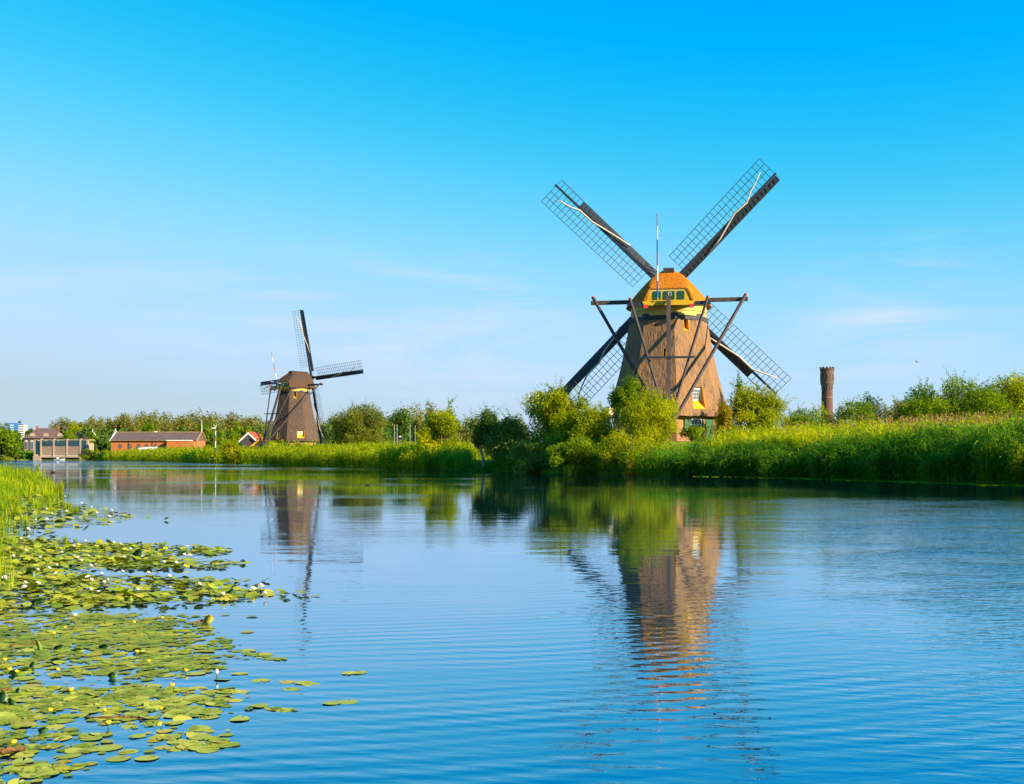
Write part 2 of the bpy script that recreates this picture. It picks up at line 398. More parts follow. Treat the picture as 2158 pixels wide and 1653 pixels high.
# water
m, n, l, b = base_mat("water", 0.015, 0.5)
b.inputs["Base Color"].default_value = (0.0, 0.016, 0.045, 1)
b.inputs["IOR"].default_value = 1.9
geo = n.new("ShaderNodeNewGeometry")
def vmath(op, a, bb=None):
    q = n.new("ShaderNodeVectorMath"); q.operation = op
    l.new(a, q.inputs[0])
    if bb is not None: q.inputs[1].default_value = bb
    return q
def fmath(op, a, bv):
    q = n.new("ShaderNodeMath"); q.operation = op
    l.new(a, q.inputs[0])
    if isinstance(bv, (int, float)): q.inputs[1].default_value = bv
    else: l.new(bv, q.inputs[1])
    return q.outputs[0]
pos = geo.outputs["Position"]
# long ripples: rings spreading from a point out on the canal
cpos = vmath('SUBTRACT', pos, (-3.5, 21.0, 0.0)).outputs[0]
wv = n.new("ShaderNodeTexWave"); wv.wave_type = 'RINGS'; wv.rings_direction = 'Z'
wv.inputs["Scale"].default_value = 1.5; wv.inputs["Distortion"].default_value = 4.6; wv.inputs["Detail"].default_value = 2.0
wv.inputs["Detail Scale"].default_value = 0.45; wv.inputs["Detail Roughness"].default_value = 0.5
l.new(cpos, wv.inputs["Vector"])
# small chop
mpc = n.new("ShaderNodeMapping"); mpc.inputs["Scale"].default_value = (2.6, 6.5, 1.0); mpc.inputs["Rotation"].default_value = (0, 0, R(10))
l.new(pos, mpc.inputs["Vector"])
ch = n.new("ShaderNodeTexNoise"); ch.inputs["Scale"].default_value = 1.0; ch.inputs["Detail"].default_value = 3.0
l.new(mpc.outputs[0], ch.inputs["Vector"])
# slow swell that stretches far reflections
mps = n.new("ShaderNodeMapping"); mps.inputs["Scale"].default_value = (0.35, 1.3, 1.0)
l.new(pos, mps.inputs["Vector"])
sw = n.new("ShaderNodeTexNoise"); sw.inputs["Scale"].default_value = 1.0; sw.inputs["Detail"].default_value = 4.0
l.new(mps.outputs[0], sw.inputs["Vector"])
# patches of wind
mpp = n.new("ShaderNodeMapping"); mpp.inputs["Scale"].default_value = (0.07, 0.10, 1.0); mpp.inputs["Location"].default_value = (0.4, 0.9, 0)
l.new(pos, mpp.inputs["Vector"])
pt = n.new("ShaderNodeTexNoise"); pt.inputs["Scale"].default_value = 1.0; pt.inputs["Detail"].default_value = 2.0
l.new(mpp.outputs[0], pt.inputs["Vector"])
ptm = n.new("ShaderNodeMapRange"); ptm.inputs["From Min"].default_value = 0.48; ptm.inputs["From Max"].default_value = 0.66
l.new(pt.outputs["Fac"], ptm.inputs["Value"])
# calm water in the lee further out
sep = n.new("ShaderNodeSeparateXYZ"); l.new(pos, sep.inputs[0])
near = n.new("ShaderNodeMapRange"); near.inputs["From Min"].default_value = 5.0; near.inputs["From Max"].default_value = 13.0
near.inputs["To Min"].default_value = 1.0; near.inputs["To Max"].default_value = 0.10
l.new(sep.outputs["Y"], near.inputs["Value"])
near2 = n.new("ShaderNodeMapRange"); near2.inputs["From Min"].default_value = 10.0; near2.inputs["From Max"].default_value = 45.0
near2.inputs["To Min"].default_value = 1.0; near2.inputs["To Max"].default_value = 0.35
l.new(sep.outputs["Y"], near2.inputs["Value"])
mpq = n.new("ShaderNodeMapping"); mpq.inputs["Scale"].default_value = (0.55, 0.8, 1.0); l.new(pos, mpq.inputs["Vector"])
pq = n.new("ShaderNodeTexNoise"); pq.inputs["Scale"].default_value = 1.0; pq.inputs["Detail"].default_value = 1.5; l.new(mpq.outputs[0], pq.inputs["Vector"])
pqm = n.new("ShaderNodeMapRange"); pqm.inputs["From Min"].default_value = 0.35; pqm.inputs["From Max"].default_value = 0.68; pqm.inputs["To Min"].default_value = 0.25; pqm.inputs["To Max"].default_value = 1.2
l.new(pq.outputs["Fac"], pqm.inputs["Value"])
wv2 = n.new("ShaderNodeTexWave"); wv2.wave_type = 'RINGS'; wv2.rings_direction = 'Z'
wv2.inputs["Scale"].default_value = 2.7; wv2.inputs["Distortion"].default_value = 5.0; wv2.inputs["Detail"].default_value = 3.0; wv2.inputs["Detail Scale"].default_value = 0.6
l.new(vmath('SUBTRACT', pos, (9.0, 34.0, 0.0)).outputs[0], wv2.inputs["Vector"])
wsum = fmath('ADD', fmath('MULTIPLY', wv.outputs["Fac"], 0.0021), fmath('MULTIPLY', wv2.outputs["Fac"], 0.0006))
h1 = fmath('MULTIPLY', fmath('MULTIPLY', wsum, near.outputs[0]), pqm.outputs[0])
# the breeze catches the open water on the right
wx = fmath('SUBTRACT', sep.outputs["X"], fmath('MULTIPLY', sep.outputs["Y"], 0.13))
wm = n.new("ShaderNodeMapRange"); wm.interpolation_type = 'SMOOTHSTEP'; wm.inputs["From Min"].default_value = 0.2; wm.inputs["From Max"].default_value = 4.5; l.new(wx, wm.inputs["Value"])
mpd = n.new("ShaderNodeMapping"); mpd.inputs["Scale"].default_value = (5.0, 11.0, 1.0); mpd.inputs["Rotation"].default_value = (0, 0, R(-14)); l.new(pos, mpd.inputs["Vector"])
cf = n.new("ShaderNodeTexNoise"); cf.inputs["Scale"].default_value = 1.0; cf.inputs["Detail"].default_value = 3.0; cf.inputs["Distortion"].default_value = 0.6; l.new(mpd.outputs[0], cf.inputs["Vector"])
wfade = n.new("ShaderNodeMapRange"); wfade.inputs["From Min"].default_value = 20.0; wfade.inputs["From Max"].default_value = 40.0; wfade.inputs["To Min"].default_value = 1.0; wfade.inputs["To Max"].default_value = 0.08
l.new(sep.outputs["Y"], wfade.inputs["Value"])
wind = fmath('ADD', fmath('MULTIPLY', fmath('MULTIPLY', wm.outputs[0], wfade.outputs[0]), fmath('ADD', pqm.outputs[0], 0.35)), fmath('MULTIPLY', ptm.outputs[0], 0.25))
h2a = fmath('MULTIPLY', fmath('MULTIPLY', cf.outputs["Fac"], 0.0110), fmath('ADD', wind, fmath('MULTIPLY', near.outputs[0], 0.14)))
h2 = fmath('ADD', h2a, fmath('MULTIPLY', fmath('MULTIPLY', ch.outputs["Fac"], 0.007), fmath('ADD', wind, fmath('MULTIPLY', near.outputs[0], 0.06))))
h3 = fmath('MULTIPLY', fmath('MULTIPLY', sw.outputs["Fac"], 0.006), near2.outputs[0])
far = n.new("ShaderNodeMapRange"); far.inputs["From Min"].default_value = 95.0; far.inputs["From Max"].default_value = 190.0
l.new(sep.outputs["Y"], far.inputs["Value"])
mpf = n.new("ShaderNodeMapping"); mpf.inputs["Scale"].default_value = (0.012, 0.045, 1.0); mpf.inputs["Rotation"].default_value = (0, 0, R(8)); l.new(pos, mpf.inputs["Vector"])
pf = n.new("ShaderNodeTexNoise"); pf.inputs["Scale"].default_value = 1.0; pf.inputs["Detail"].default_value = 3.0; l.new(mpf.outputs[0], pf.inputs["Vector"])
pfm = n.new("ShaderNodeMapRange"); pfm.inputs["From Min"].default_value = 0.46; pfm.inputs["From Max"].default_value = 0.54; l.new(pf.outputs["Fac"], pfm.inputs["Value"])
h4 = fmath('MULTIPLY', fmath('MULTIPLY', fmath('MULTIPLY', ch.outputs["Fac"], 0.05), far.outputs[0]), pfm.outputs[0])
hh = fmath('ADD', fmath('ADD', fmath('ADD', h1, h2), h3), h4)
bp = n.new("ShaderNodeBump"); bp.inputs["Strength"].default_value = 1.0; bp.inputs["Distance"].default_value = 1.0
l.new(hh, bp.inputs["Height"]); l.new(bp.outputs[0], b.inputs["Normal"])
b.inputs["Specular IOR Level"].default_value = 0.0; b.inputs["Roughness"].default_value = 1.0
gl = n.new("ShaderNodeBsdfGlossy"); gl.inputs["Roughness"].default_value = 0.012; gl.inputs["Color"].default_value = (0.72, 0.865, 1.0, 1)
l.new(bp.outputs[0], gl.inputs["Normal"])
lw = n.new("ShaderNodeLayerWeight"); lw.inputs["Blend"].default_value = 0.5; l.new(bp.outputs[0], lw.inputs["Normal"])
fr = fmath('POWER', lw.outputs["Facing"], 1.8)
wmx = n.new("ShaderNodeMixShader"); l.new(fr, wmx.inputs[0]); l.new(b.outputs[0], wmx.inputs[1]); l.new(gl.outputs[0], wmx.inputs[2])
l.new(wmx.outputs[0], n["Material Output"].inputs["Surface"])

# ------------------------------------------------------------------ terrain
RIGHT_BANK = [(70, -40), (38, 27), (24.3, 54), (18.7, 70), (8.5, 85), (-2.1, 104.5), (-10.9, 124.6), (-36, 180), (-70, 249), (-148, 404)]
LEFT_BANK = [(-150.5, 407), (-169.5, 407), (-184, 409), (-200, 385), (-160, 300), (-105, 190), (-60, 122), (-37.5, 86), (-17.6, 41.5), (-13.3, 31), (-10.8, 24), (-8.9, 19.3), (-6.6, 13.6), (-5.2, 9), (-4.8, 4), (-6, 0), (-20, -40)]
POLY = np.array(RIGHT_BANK + LEFT_BANK, dtype=float)

def canal_dist(x, y):
    """signed distance to the canal outline, negative on the water"""
    x = np.asarray(x, float); y = np.asarray(y, float)
    d2 = np.full(x.shape, 1e12); ins = np.zeros(x.shape, bool)
    for i in range(len(POLY)):
        a = POLY[i]; c = POLY[(i + 1) % len(POLY)]
        e = c - a; t = np.clip(((x - a[0]) * e[0] + (y - a[1]) * e[1]) / (e @ e), 0, 1)
        d2 = np.minimum(d2, (x - a[0] - t * e[0]) ** 2 + (y - a[1] - t * e[1]) ** 2)
        cond = (a[1] > y) != (c[1] > y)
        ins ^= cond & (x < (c[0] - a[0]) * (y - a[1]) / (c[1] - a[1] + 1e-12) + a[0])
    d = np.sqrt(d2)
    return np.where(ins, -d, d)

MILL_R = (X(1409, 102.0), 102.0)
MILL_L = (X(621, 235.0), 235.0)
GZ_R, GZ_L = 2.6, 2.5

def ground_h(x, y):
    d = canal_dist(x, y)
    h = np.interp(d, [-8, -1.5, 0, 2.0, 7, 22, 60], [-1.2, -0.5, -0.02, 0.45, 0.95, 1.7, 1.6])
    left = (np.asarray(x) < -0.36 * np.asarray(y) - 1) & (np.asarray(y) < 250) & (d > 0)
    h = np.where(left & (np.asarray(x) < -3), np.interp(d, [0, 1.0, 8], [-0.02, 0.12, 0.5]), h)
    for (mx, my), gz in ((MILL_R, GZ_R), (MILL_L, GZ_L)):
        r = np.hypot(np.asarray(x) - mx, np.asarray(y) - my)
        w = np.clip((16 - r) / 8, 0, 1); w = w * w * (3 - 2 * w)
        h = np.where(d > 0, h * (1 - w) + gz * w, h)
    return h
def gh(x, y): return float(ground_h(np.array([x]), np.array([y]))[0])

def spaced(lo, a, b, hi, step, grow):
    v = list(np.arange(a, b, step)); s = step; x = b
    while x < hi: v.append(x); s *= grow; x += s
    v.append(hi); s = step; x = a
    while x > lo: s *= grow; x -= s; v.insert(0, max(x, lo))
    return np.array(sorted(set(v)))
gx = spaced(-4000, -75, 55, 4000, 1.0, 1.09)
gy = spaced(-300, -20, 200, 7000, 1.2, 1.035)
GX, GY = np.meshgrid(gx, gy)
GZ = ground_h(GX.ravel(), GY.ravel())
nx, ny = len(gx), len(gy)
idx = np.arange(nx * ny).reshape(ny, nx)
Q = np.stack([idx[:-1, :-1], idx[:-1, 1:], idx[1:, 1:], idx[1:, :-1]], -1).reshape(-1, 4)
gme = np_mesh("ground", np.stack([GX.ravel(), GY.ravel(), GZ], -1), Q, True)
tag(link_mesh("ground", gme, M["ground_grass"]), "grassy polder land and canal banks", kind="structure")
wme = MB().poly([(-400, -60, 0), (120, -60, 0), (120, 460, 0), (-400, 460, 0)]).mesh("water")
tag(link_mesh("water", wme, M["water"]), "blue canal water with small ripples", kind="structure")

# ------------------------------------------------------------------ foliage generators
def unit(v): return v / (np.linalg.norm(v, axis=-1, keepdims=True) + 1e-9)

def leaf_quads(P, Nrm, Dir, length, width):
    """one diamond shaped leaf per point"""
    Dir = unit(Dir - (Dir * Nrm).sum(-1, keepdims=True) * Nrm); S = np.cross(Nrm, Dir)
    L = np.asarray(length).reshape(-1, 1); W = np.asarray(width).reshape(-1, 1)
    V = np.stack([P - Dir * L * 0.5, P + S * W * 0.5 + Dir * L * 0.05, P + Dir * L * 0.5, P - S * W * 0.5 + Dir * L * 0.05], 1)
    n_ = len(P)
    return V.reshape(-1, 3), np.arange(n_ * 4).reshape(n_, 4)

def crown_points(rng, blobs, n_):
    vol = np.array([b_[3] * b_[4] * b_[5] for b_ in blobs]) ** 0.72
    k = rng.choice(len(blobs), n_, p=vol / vol.sum())
    B = np.array(blobs)[k]
    d = unit(rng.normal(size=(n_, 3))); r = rng.random((n_, 1)) ** 0.42
    return B[:, :3] + d * r * B[:, 3:6], d

def crown_mesh(name, seed, w, dp, h, n_, leaf, aspect=0.5, base=0.12, nblob=26, shoots=0, shoot_len=1.0, droop=0.0, spread=1.0, blob=0.34, top=1.0):
    """leafy crown standing on z=0, w wide, dp deep, h high"""
    rng = np.random.default_rng(seed)
    n_ = int(n_ * 1.5); leaf = leaf * 0.88; w = w * 1.12
    blobs = []
    zc = h * (base + (1 - base) * 0.5); rz = h * (1 - base) * 0.5
    for i in range(nblob):
        d = unit(rng.normal(size=3)); r = rng.random() ** 0.4
        q = blob * (0.42 + 1.0 * rng.random())
        zrel = d[2] * r
        taper = 1.0 - (1 - top) * max(zrel, 0)
        blobs.append((d[0] * r * w / 2 * (1 - q * 0.75) * spread * taper, d[1] * r * dp / 2 * (1 - q * 0.75) * taper, zc + zrel * rz * (1 - q * 0.55), w / 2 * q, dp / 2 * q, max(rz * q, 0.3)))
    P, d = crown_points(rng, blobs, n_)
    Nn = unit(d * 0.7 + rng.normal(size=P.shape) * 0.75 + np.array([0, 0, 0.35]))
    Dr = unit(rng.normal(size=P.shape) + np.array([0, 0, -droop]))
    L = leaf * (0.5 + 0.85 * rng.random(n_)); Ps, Ns, Ds, Ls = [P], [Nn], [Dr], [L]
    for i in range(int(shoots * 1.7)):
        b_ = blobs[rng.integers(len(blobs))]
        u = unit(np.array([rng.normal() * 0.8, rng.normal() * 0.8, 0.9 + rng.random()]))
        st = np.array(b_[:3]) + u * np.array(b_[3:6]) * 0.7
        if st[2] < h * 0.45: continue
        ln = shoot_len * (0.5 + 0.8 * rng.random()); m_ = int(26 + 16 * rng.random())
        t = np.sort(rng.random(m_))[:, None]
        pts = st + u * ln * t + np.array([u[0], u[1], -0.15]) * ln * 0.35 * t * t + rng.normal(size=(m_, 3)) * leaf * 0.32
        Ps.append(pts); Ns.append(unit(rng.normal(size=(m_, 3)))); Ds.append(unit(u + rng.normal(size=(m_, 3)) * 0.7)); Ls.append(leaf * (0.95 - 0.5 * t[:, 0]))
    P = np.concatenate(Ps); keep = P[:, 2] > 0.02
    P = P[keep]; Nn = np.concatenate(Ns)[keep]; Dr = np.concatenate(Ds)[keep]; L = np.concatenate(Ls)[keep]
    V, Qd = leaf_quads(P, Nn, Dr, L, L * aspect)
    return np_mesh(name, V, Qd), blobs

def trunk_mesh(seed, h, r, blobs, limbs=6, lean=(0, 0)):
    rng = random.Random(seed); mb = MB()
    top = h * 0.55
    pts = [(0, 0, -0.3), (lean[0] * 0.3, lean[1] * 0.3, top * 0.4), (lean[0], lean[1], top), (lean[0] * 1.2, lean[1] * 1.2, top * 1.5)]
    mb.tube(pts, [r * 1.25, r, r * 0.75, r * 0.25], 8)
    for b_ in rng.sample(blobs, min(limbs, len(blobs))):
        s = rng.uniform(0.3, 1.0); a = Vector((lean[0] * s, lean[1] * s, top * s)); e = Vector(b_[:3])
        mid = a.lerp(e, 0.5) + Vector((0, 0, -0.05 * h))
        mb.tube([a, mid, e], [r * 0.5, r * 0.32, r * 0.1], 6)
    return mb.mesh("trunk", True)

def plant(name, label, cat, px, D, ytop, wpx, mat, seed, leaves, leaf, group=None, trunk=0.12, base=0.08, depth=None, barkm="bark", zbase=None, lean=(0, 0), **kw):
    """a tree or bush standing at photo column px, D metres away, its top at photo row ytop"""
    x = X(px, D); zb = gh(x, D) if zbase is None else zbase
    h = (Z(ytop, D) - zb) * 1.05; w = wpx / F * D
    root = empty(name, (x, D, zb), random.Random(seed).uniform(-0.5, 0.5))
    tag(root, label, cat, group)
    cm, blobs = crown_mesh("crown", seed, w, depth or w * 0.9, h, leaves, leaf, base=base, **kw)
    link_mesh("crown", cm, M[mat], root)
    link_mesh("trunk", trunk_mesh(seed, h, trunk, blobs, lean=lean), M[barkm], root)
    return root

# --- reeds -----------------------------------------------------------------
def reed_mesh(name, seed, bx, by, bz, h, leaves=6, leaf_len=0.5, leaf_w=0.04, stem_w=0.028, wind=(-0.25, 0.1)):
    rng = np.random.default_rng(seed); n_ = len(bx)
    base = np.stack([bx, by, bz], -1)
    lean = np.stack([wind[0] * h * 0.3 + rng.normal(size=n_) * 0.09 * h, wind[1] * h * 0.3 + rng.normal(size=n_) * 0.09 * h, np.zeros(n_)], -1)
    az = rng.random(n_) * math.pi * 2; side = np.stack([np.cos(az), np.sin(az), np.zeros(n_)], -1)
    def at(t): return base + lean * (t ** 2)[:, None] + np.stack([np.zeros(n_), np.zeros(n_), h * t], -1)
    Vs, Qs, off = [], [], 0
    ts = [0, 0.4, 0.75, 1.0]; ws = [1.0, 0.9, 0.7, 0.3]
    S = np.stack([np.stack([at(np.full(n_, t)) - side * stem_w * w_ / 2, at(np.full(n_, t)) + side * stem_w * w_ / 2], 1) for t, w_ in zip(ts, ws)], 1)
    V = S.reshape(-1, 3); st = np.arange(n_) * 8
    for k in range(3): Qs.append(np.stack([st + 2 * k, st + 2 * k + 1, st + 2 * k + 3, st + 2 * k + 2], -1))
    Vs.append(V); off = len(V)
    for j in range(leaves):
        t = 0.18 + 0.8 * (j + rng.random(n_)) / leaves
        a = at(t); ang = rng.random(n_) * math.pi * 2
        dr = unit(np.stack([np.cos(ang) + wind[0], np.sin(ang) + wind[1], np.zeros(n_)], -1))
        sd = np.stack([-dr[:, 1], dr[:, 0], rng.normal(size=n_) * 0.4], -1)
        L = leaf_len * (0.65 + 0.7 * rng.random(n_)) * (1.1 - 0.35 * np.abs(t - 0.6)); up = 0.55 + 0.5 * rng.random(n_); dn = 0.5 + 0.9 * rng.random(n_)
        secs = []
        for s_, w_ in ((0, 0.5), (0.35, 1.0), (0.7, 0.75), (1.0, 0.08)):
            c = a + dr * (L * s_ * 0.85)[:, None]; c[:, 2] += L * (up * s_ - dn * s_ * s_)
            secs.append(np.stack([c - sd * leaf_w * w_ / 2, c + sd * leaf_w * w_ / 2], 1))
        V = np.stack(secs, 1).reshape(-1, 3); st = np.arange(n_) * 8 + off
        for k in range(3): Qs.append(np.stack([st + 2 * k, st + 2 * k + 1, st + 2 * k + 3, st + 2 * k + 2], -1))
        Vs.append(V); off += len(V)
    return np_mesh(name, np.concatenate(Vs), np.concatenate(Qs)), base + lean + np.stack([np.zeros(n_), np.zeros(n_), h], -1)

def plume_mesh(name, seed, tips, size=0.32):
    rng = np.random.default_rng(seed); n_ = len(tips); k = 7
    P = np.repeat(tips, k, 0); t = np.tile(np.arange(k) / k, n_)
    P = P + np.stack([-0.10 * t * size * 2 + rng.normal(size=n_ * k) * 0.03, rng.normal(size=n_ * k) * 0.03, (t - 0.25) * size * 1.2], -1)
    V, Qd = leaf_quads(P, unit(rng.normal(size=P.shape)), unit(np.stack([rng.normal(size=n_ * k) * 0.5 - 0.2, rng.normal(size=n_ * k) * 0.5, np.ones(n_ * k)], -1)), size * (0.5 + 0.4 * rng.random(n_ * k)), np.full(n_ * k, 0.06))
    return np_mesh(name, V, Qd)

def bank_points(rng, n_, t0, t1, d0, d1, power=1.0):
    """random points along the right bank between photo columns, d metres inland"""
    A = np.array(RIGHT_BANK); seg = np.hypot(*(A[1:] - A[:-1]).T); cum = np.concatenate([[0], np.cumsum(seg)])
    s = t0 + (t1 - t0) * rng.random(n_); d = d0 + (d1 - d0) * rng.random(n_) ** power
    px_ = np.interp(s, cum, A[:, 0]); py_ = np.interp(s, cum, A[:, 1])
    e = 0.5
    tx = np.interp(s + e, cum, A[:, 0]) - np.interp(s - e, cum, A[:, 0]); ty = np.interp(s + e, cum, A[:, 1]) - np.interp(s - e, cum, A[:, 1])
    L = np.hypot(tx, ty); nx_, ny_ = ty / L, -tx / L
    d = d + 0.25 * np.sin(s * 1.3) + 0.2 * np.sin(s * 3.1 + 1)
    x = px_ + nx_ * d; y = py_ + ny_ * d
    return x, y, d, s
def bank_s(px):
    """arc length on the right bank where it passes photo column px"""
    A = np.array(RIGHT_BANK); seg = np.hypot(*(A[1:] - A[:-1]).T); cum = np.concatenate([[0], np.cumsum(seg)])
    ss = np.linspace(0, cum[-1], 4000); xx = np.interp(ss, cum, A[:, 0]); yy = np.interp(ss, cum, A[:, 1])
    q = np.where(yy > 5, 1079 + F * xx / np.maximum(yy, 5), 9999)
    return float(ss[np.argmin(np.abs(q - px))])
# ------------------------------------------------------------------ windmills
def octo(Rv, z, off):
    return [(Rv * math.sin(R(off + 45 * k)), -Rv * math.cos(R(off + 45 * k)), z) for k in range(8)]

def cut(obj, boxes):
    """carve recesses out of a solid"""
    for c, d, rz in boxes:
        cu = MB().box(c, d, rz).build("cutter", None, obj.parent)
        md = obj.modifiers.new("cut", 'BOOLEAN'); md.operation = 'DIFFERENCE'; md.solver = 'EXACT'; md.object = cu
        bpy.context.view_layer.update()
        dg = bpy.context.evaluated_depsgraph_get()
        me = bpy.data.meshes.new_from_object(obj.evaluated_get(dg))
        obj.modifiers.clear(); obj.data = me
        bpy.data.objects.remove(cu)

def build_sail(parent, matname="tarred_wood"):
    """one sail in its own frame: x along the stock, y towards the lattice, z away from the mill; returns a dict of prototypes"""
    L0, L1 = 2.4, 14.2
    tau = lambda r: R(20 - 15 * (r - 1) / 13.0)
    st = MB(); st.beam((0.2, 0, 0), (14.35, 0, 0), 0.40, 0.36, 0.20, 0.20)
    stock = st.build("sail", M[matname], parent)
    barm = MB().box((0, 0.68, 0), (0.044, 2.66, 0.04)).mesh("sail_bar"); barm.materials.append(M[matname])
    nb = 25
    for i in range(nb):
        r = L0 + (L1 - L0) * i / (nb - 1)
        o = link_mesh("sail_bar", barm, None, stock); o.location = (r + random.Random(i).uniform(-0.03, 0.03), 0, -0.02); o.rotation_euler = (-tau(r), 0, random.Random(i + 99).uniform(-0.018, 0.018))
    for y in (2.0, 1.36, 0.72):
        mb = MB(); rr = np.linspace(L0, L1, 7)
        mb.tube([(r, y * math.cos(tau(r)), -0.05 - y * math.sin(tau(r))) for r in rr], 0.027, 4)
        mb.build("sail_lath", M[matname], stock)
    return stock

def wind_board(parent, r0, r1, mat):
    tau = lambda r: R(24 - 12 * (r - 1) / 13.0)
    mb = MB(); rings = []
    for r in np.linspace(r0 + 0.002, r1 - 0.002, 4):
        c, s = math.cos(tau(r)), math.sin(tau(r))
        w = 0.74
        rings.append([(r, -0.12 * c, 0.12 * s - 0.03), (r, -w * c, w * s - 0.03), (r, -w * c, w * s + 0.02), (r, -0.12 * c, 0.12 * s + 0.02)])
    mb.rings(rings); return mb.build("wind_board", mat, parent)

def windmill(name, label, loc, yaw, cap_yaw, off, prof, base_h, ring_z, cap_z, cap_s, sail_deg, hub, th_body, th_cap, hatches, tall_boards=(1, 3), tilt=8.0, extra=None, HT=3.22, rear=1.15):
    root = empty(name, loc, yaw); tag(root, label, "windmill")
    # body
    zz = [p[0] for p in prof]; rr = [p[1] for p in prof]
    Rz = lambda z: float(np.interp(z, zz, rr))
    # thatch: eight faces, uneven surface and a ragged lower edge
    rnd = random.Random(int(loc[1])); NSEG = 7; zs_ = list(np.linspace(prof[0][0], prof[-1][0], 15)); rgs = []
    for q, z in enumerate(zs_):
        oc = [Vector(p) for p in octo(Rz(z), z, off)]; rg = []
        for e in range(8):
            for j in range(NSEG):
                p = oc[e].lerp(oc[(e + 1) % 8], j / NSEG); nrm = Vector((p.x, p.y, 0)).normalized()
                p = p + nrm * rnd.uniform(-0.012, 0.016)
                if q == 0: p.z += rnd.uniform(-0.07, 0.05)
                rg.append(p)
        rgs.append(rg)
    body = MB().rings(rgs).build("thatched_body", M[th_body], root)
    boxes = []
    for a, u, z, w, h, kind in hatches:
        ap = Rz(z) * math.cos(R(22.5)); n_ = Vector((math.sin(R(a)), -math.cos(R(a)), 0)); s_ = Vector((math.cos(R(a)), math.sin(R(a)), 0))
        c = n_ * (ap - 0.15) + s_ * u; c.z = z
        boxes.append((c, (w, 1.1, h), R(a)))
    cut(body, boxes)
    for a, u, z, w, h, kind in hatches:
        ap = Rz(z) * math.cos(R(22.5)); n_ = Vector((math.sin(R(a)), -math.cos(R(a)), 0)); s_ = Vector((math.cos(R(a)), math.sin(R(a)), 0))
        slope = (Rz(z - h / 2) - Rz(z + h / 2)) / h * math.cos(R(22.5))
        def at(lx, ly, lz): return n_ * (ap + ly) + s_ * (u + lx) + Vector((0, 0, z + lz))
        ym = M["yellow_paint"]; om = M["orange_reveal"]
        out_b, out_t, back = slope * h / 2 + 0.02, -slope * h / 2 + 0.02, -0.5
        hw = w / 2 - 0.012
        frame = MB()
        # sloping sill
        frame.prism([at(-hw, back, -h / 2 + h * 0.42), at(-hw, out_b, -h / 2 + 0.02), at(-hw, back, -h / 2 + 0.02)], s_ * (2 * hw))
        d = frame.build("hatch_sill", ym, root)
        for sg in (-1, 1):
            q = MB().prism([at(sg * hw, back, -h / 2), at(sg * hw, out_b, -h / 2), at(sg * hw, out_t, h / 2 - 0.015), at(sg * hw, back, h / 2 - 0.015)], s_ * (-sg * 0.04))
            q.build("hatch_cheek", om if kind != 'plain' else M["pale_yellow_paint"], d)
        bk = MB().prism([at(-hw + 0.05, back + 0.02, -h / 2 + h * 0.4), at(hw - 0.05, back + 0.02, -h / 2 + h * 0.4), at(hw - 0.05, back + 0.02, h / 2 - 0.03), at(-hw + 0.05, back + 0.02, h / 2 - 0.03)], n_ * 0.05)
        if kind == 'window':
            bk.build("window_frame", M["white_paint"], d)
            pw, ph = (w - 0.34) / 3, (h * 0.56 - 0.2) / 3
            for i in range(3):
                for j in range(3):
                    lx = -w / 2 + 0.17 + pw * (i + 0.5); lz = -h / 2 + h * 0.4 + 0.1 + ph * (j + 0.5)
                    p = [at(lx - pw * 0.44, back + 0.08, lz - ph * 0.44), at(lx + pw * 0.44, back + 0.08, lz - ph * 0.44), at(lx + pw * 0.44, back + 0.08, lz + ph * 0.44), at(lx - pw * 0.44, back + 0.08, lz + ph * 0.44)]
                    MB().prism(p, n_ * 0.01).build("pane", M["grey_glass"], d)
        elif kind == 'yellow_window':
            bk.build("window_frame", ym, d)
            for i in range(2):
                for j in range(2):
                    lx = (-0.25 + 0.5 * i) * w * 0.8; lz = -h / 2 + h * (0.54 + 0.25 * j)
                    p = [at(lx - w * 0.13, back + 0.08, lz - h * 0.09), at(lx + w * 0.13, back + 0.08, lz - h * 0.09), at(lx + w * 0.13, back + 0.08, lz + h * 0.09), at(lx - w * 0.13, back + 0.08, lz + h * 0.09)]
                    MB().prism(p, n_ * 0.01).build("pane", M["white_paint"], d)
        else:
            bk.build("shutter", M["dark_boards" if kind == "hatch" else "pale_yellow_paint"], d)
    # brick foot
    fb = prof[0][0]
    MB().rings([octo(prof[0][1] - 0.55, -0.4, off), octo(prof[0][1] - 0.6, fb + 0.15, off)]).build("brick_base", M["mill_brick"], root)
    # boarded skirt and painted curb
    zt, rt = prof[-1]
    MB().rings([octo(rt + 0.05, zt - 0.1, off), octo(rt + 0.10, zt - 0.09, off), octo(rt - 0.06, ring_z, off)]).build("boarded_skirt", M["dark_boards"], root)
    MB().rings([circle(rt - 0.16, ring_z - 0.2, 32), circle(rt - 0.14, cap_z + 0.15, 32)]).build("curb_ring", M["pale_yellow_paint"], root)
    MB().rings([circle(rt - 0.10, ring_z + 0.22, 32), circle(rt - 0.10, ring_z + 0.27, 32)]).build("curb_moulding", M["yellow_paint"], root)
    # cap frame
    cz = Matrix.Rotation(cap_yaw, 4, 'Z')
    def C(x, s, z): return cz @ Vector((x, s, z))
    k = cap_s
    NS = 36
    PL = [(-3.95, 2.16), (-3.5, 2.42), (-2.9, 2.75), (-2.2, 3.08), (-1.5, 3.38), (-1.0, 3.55), (-0.2, 3.76), (0.4, 3.82), (1.5, 3.8), (2.8, 3.55), (3.6, 3.15), (4.0, 2.85)]
    def roof_z(s): return rear + (s + 3.95) * (HT - rear) / 3.1      # the sloping rear hip
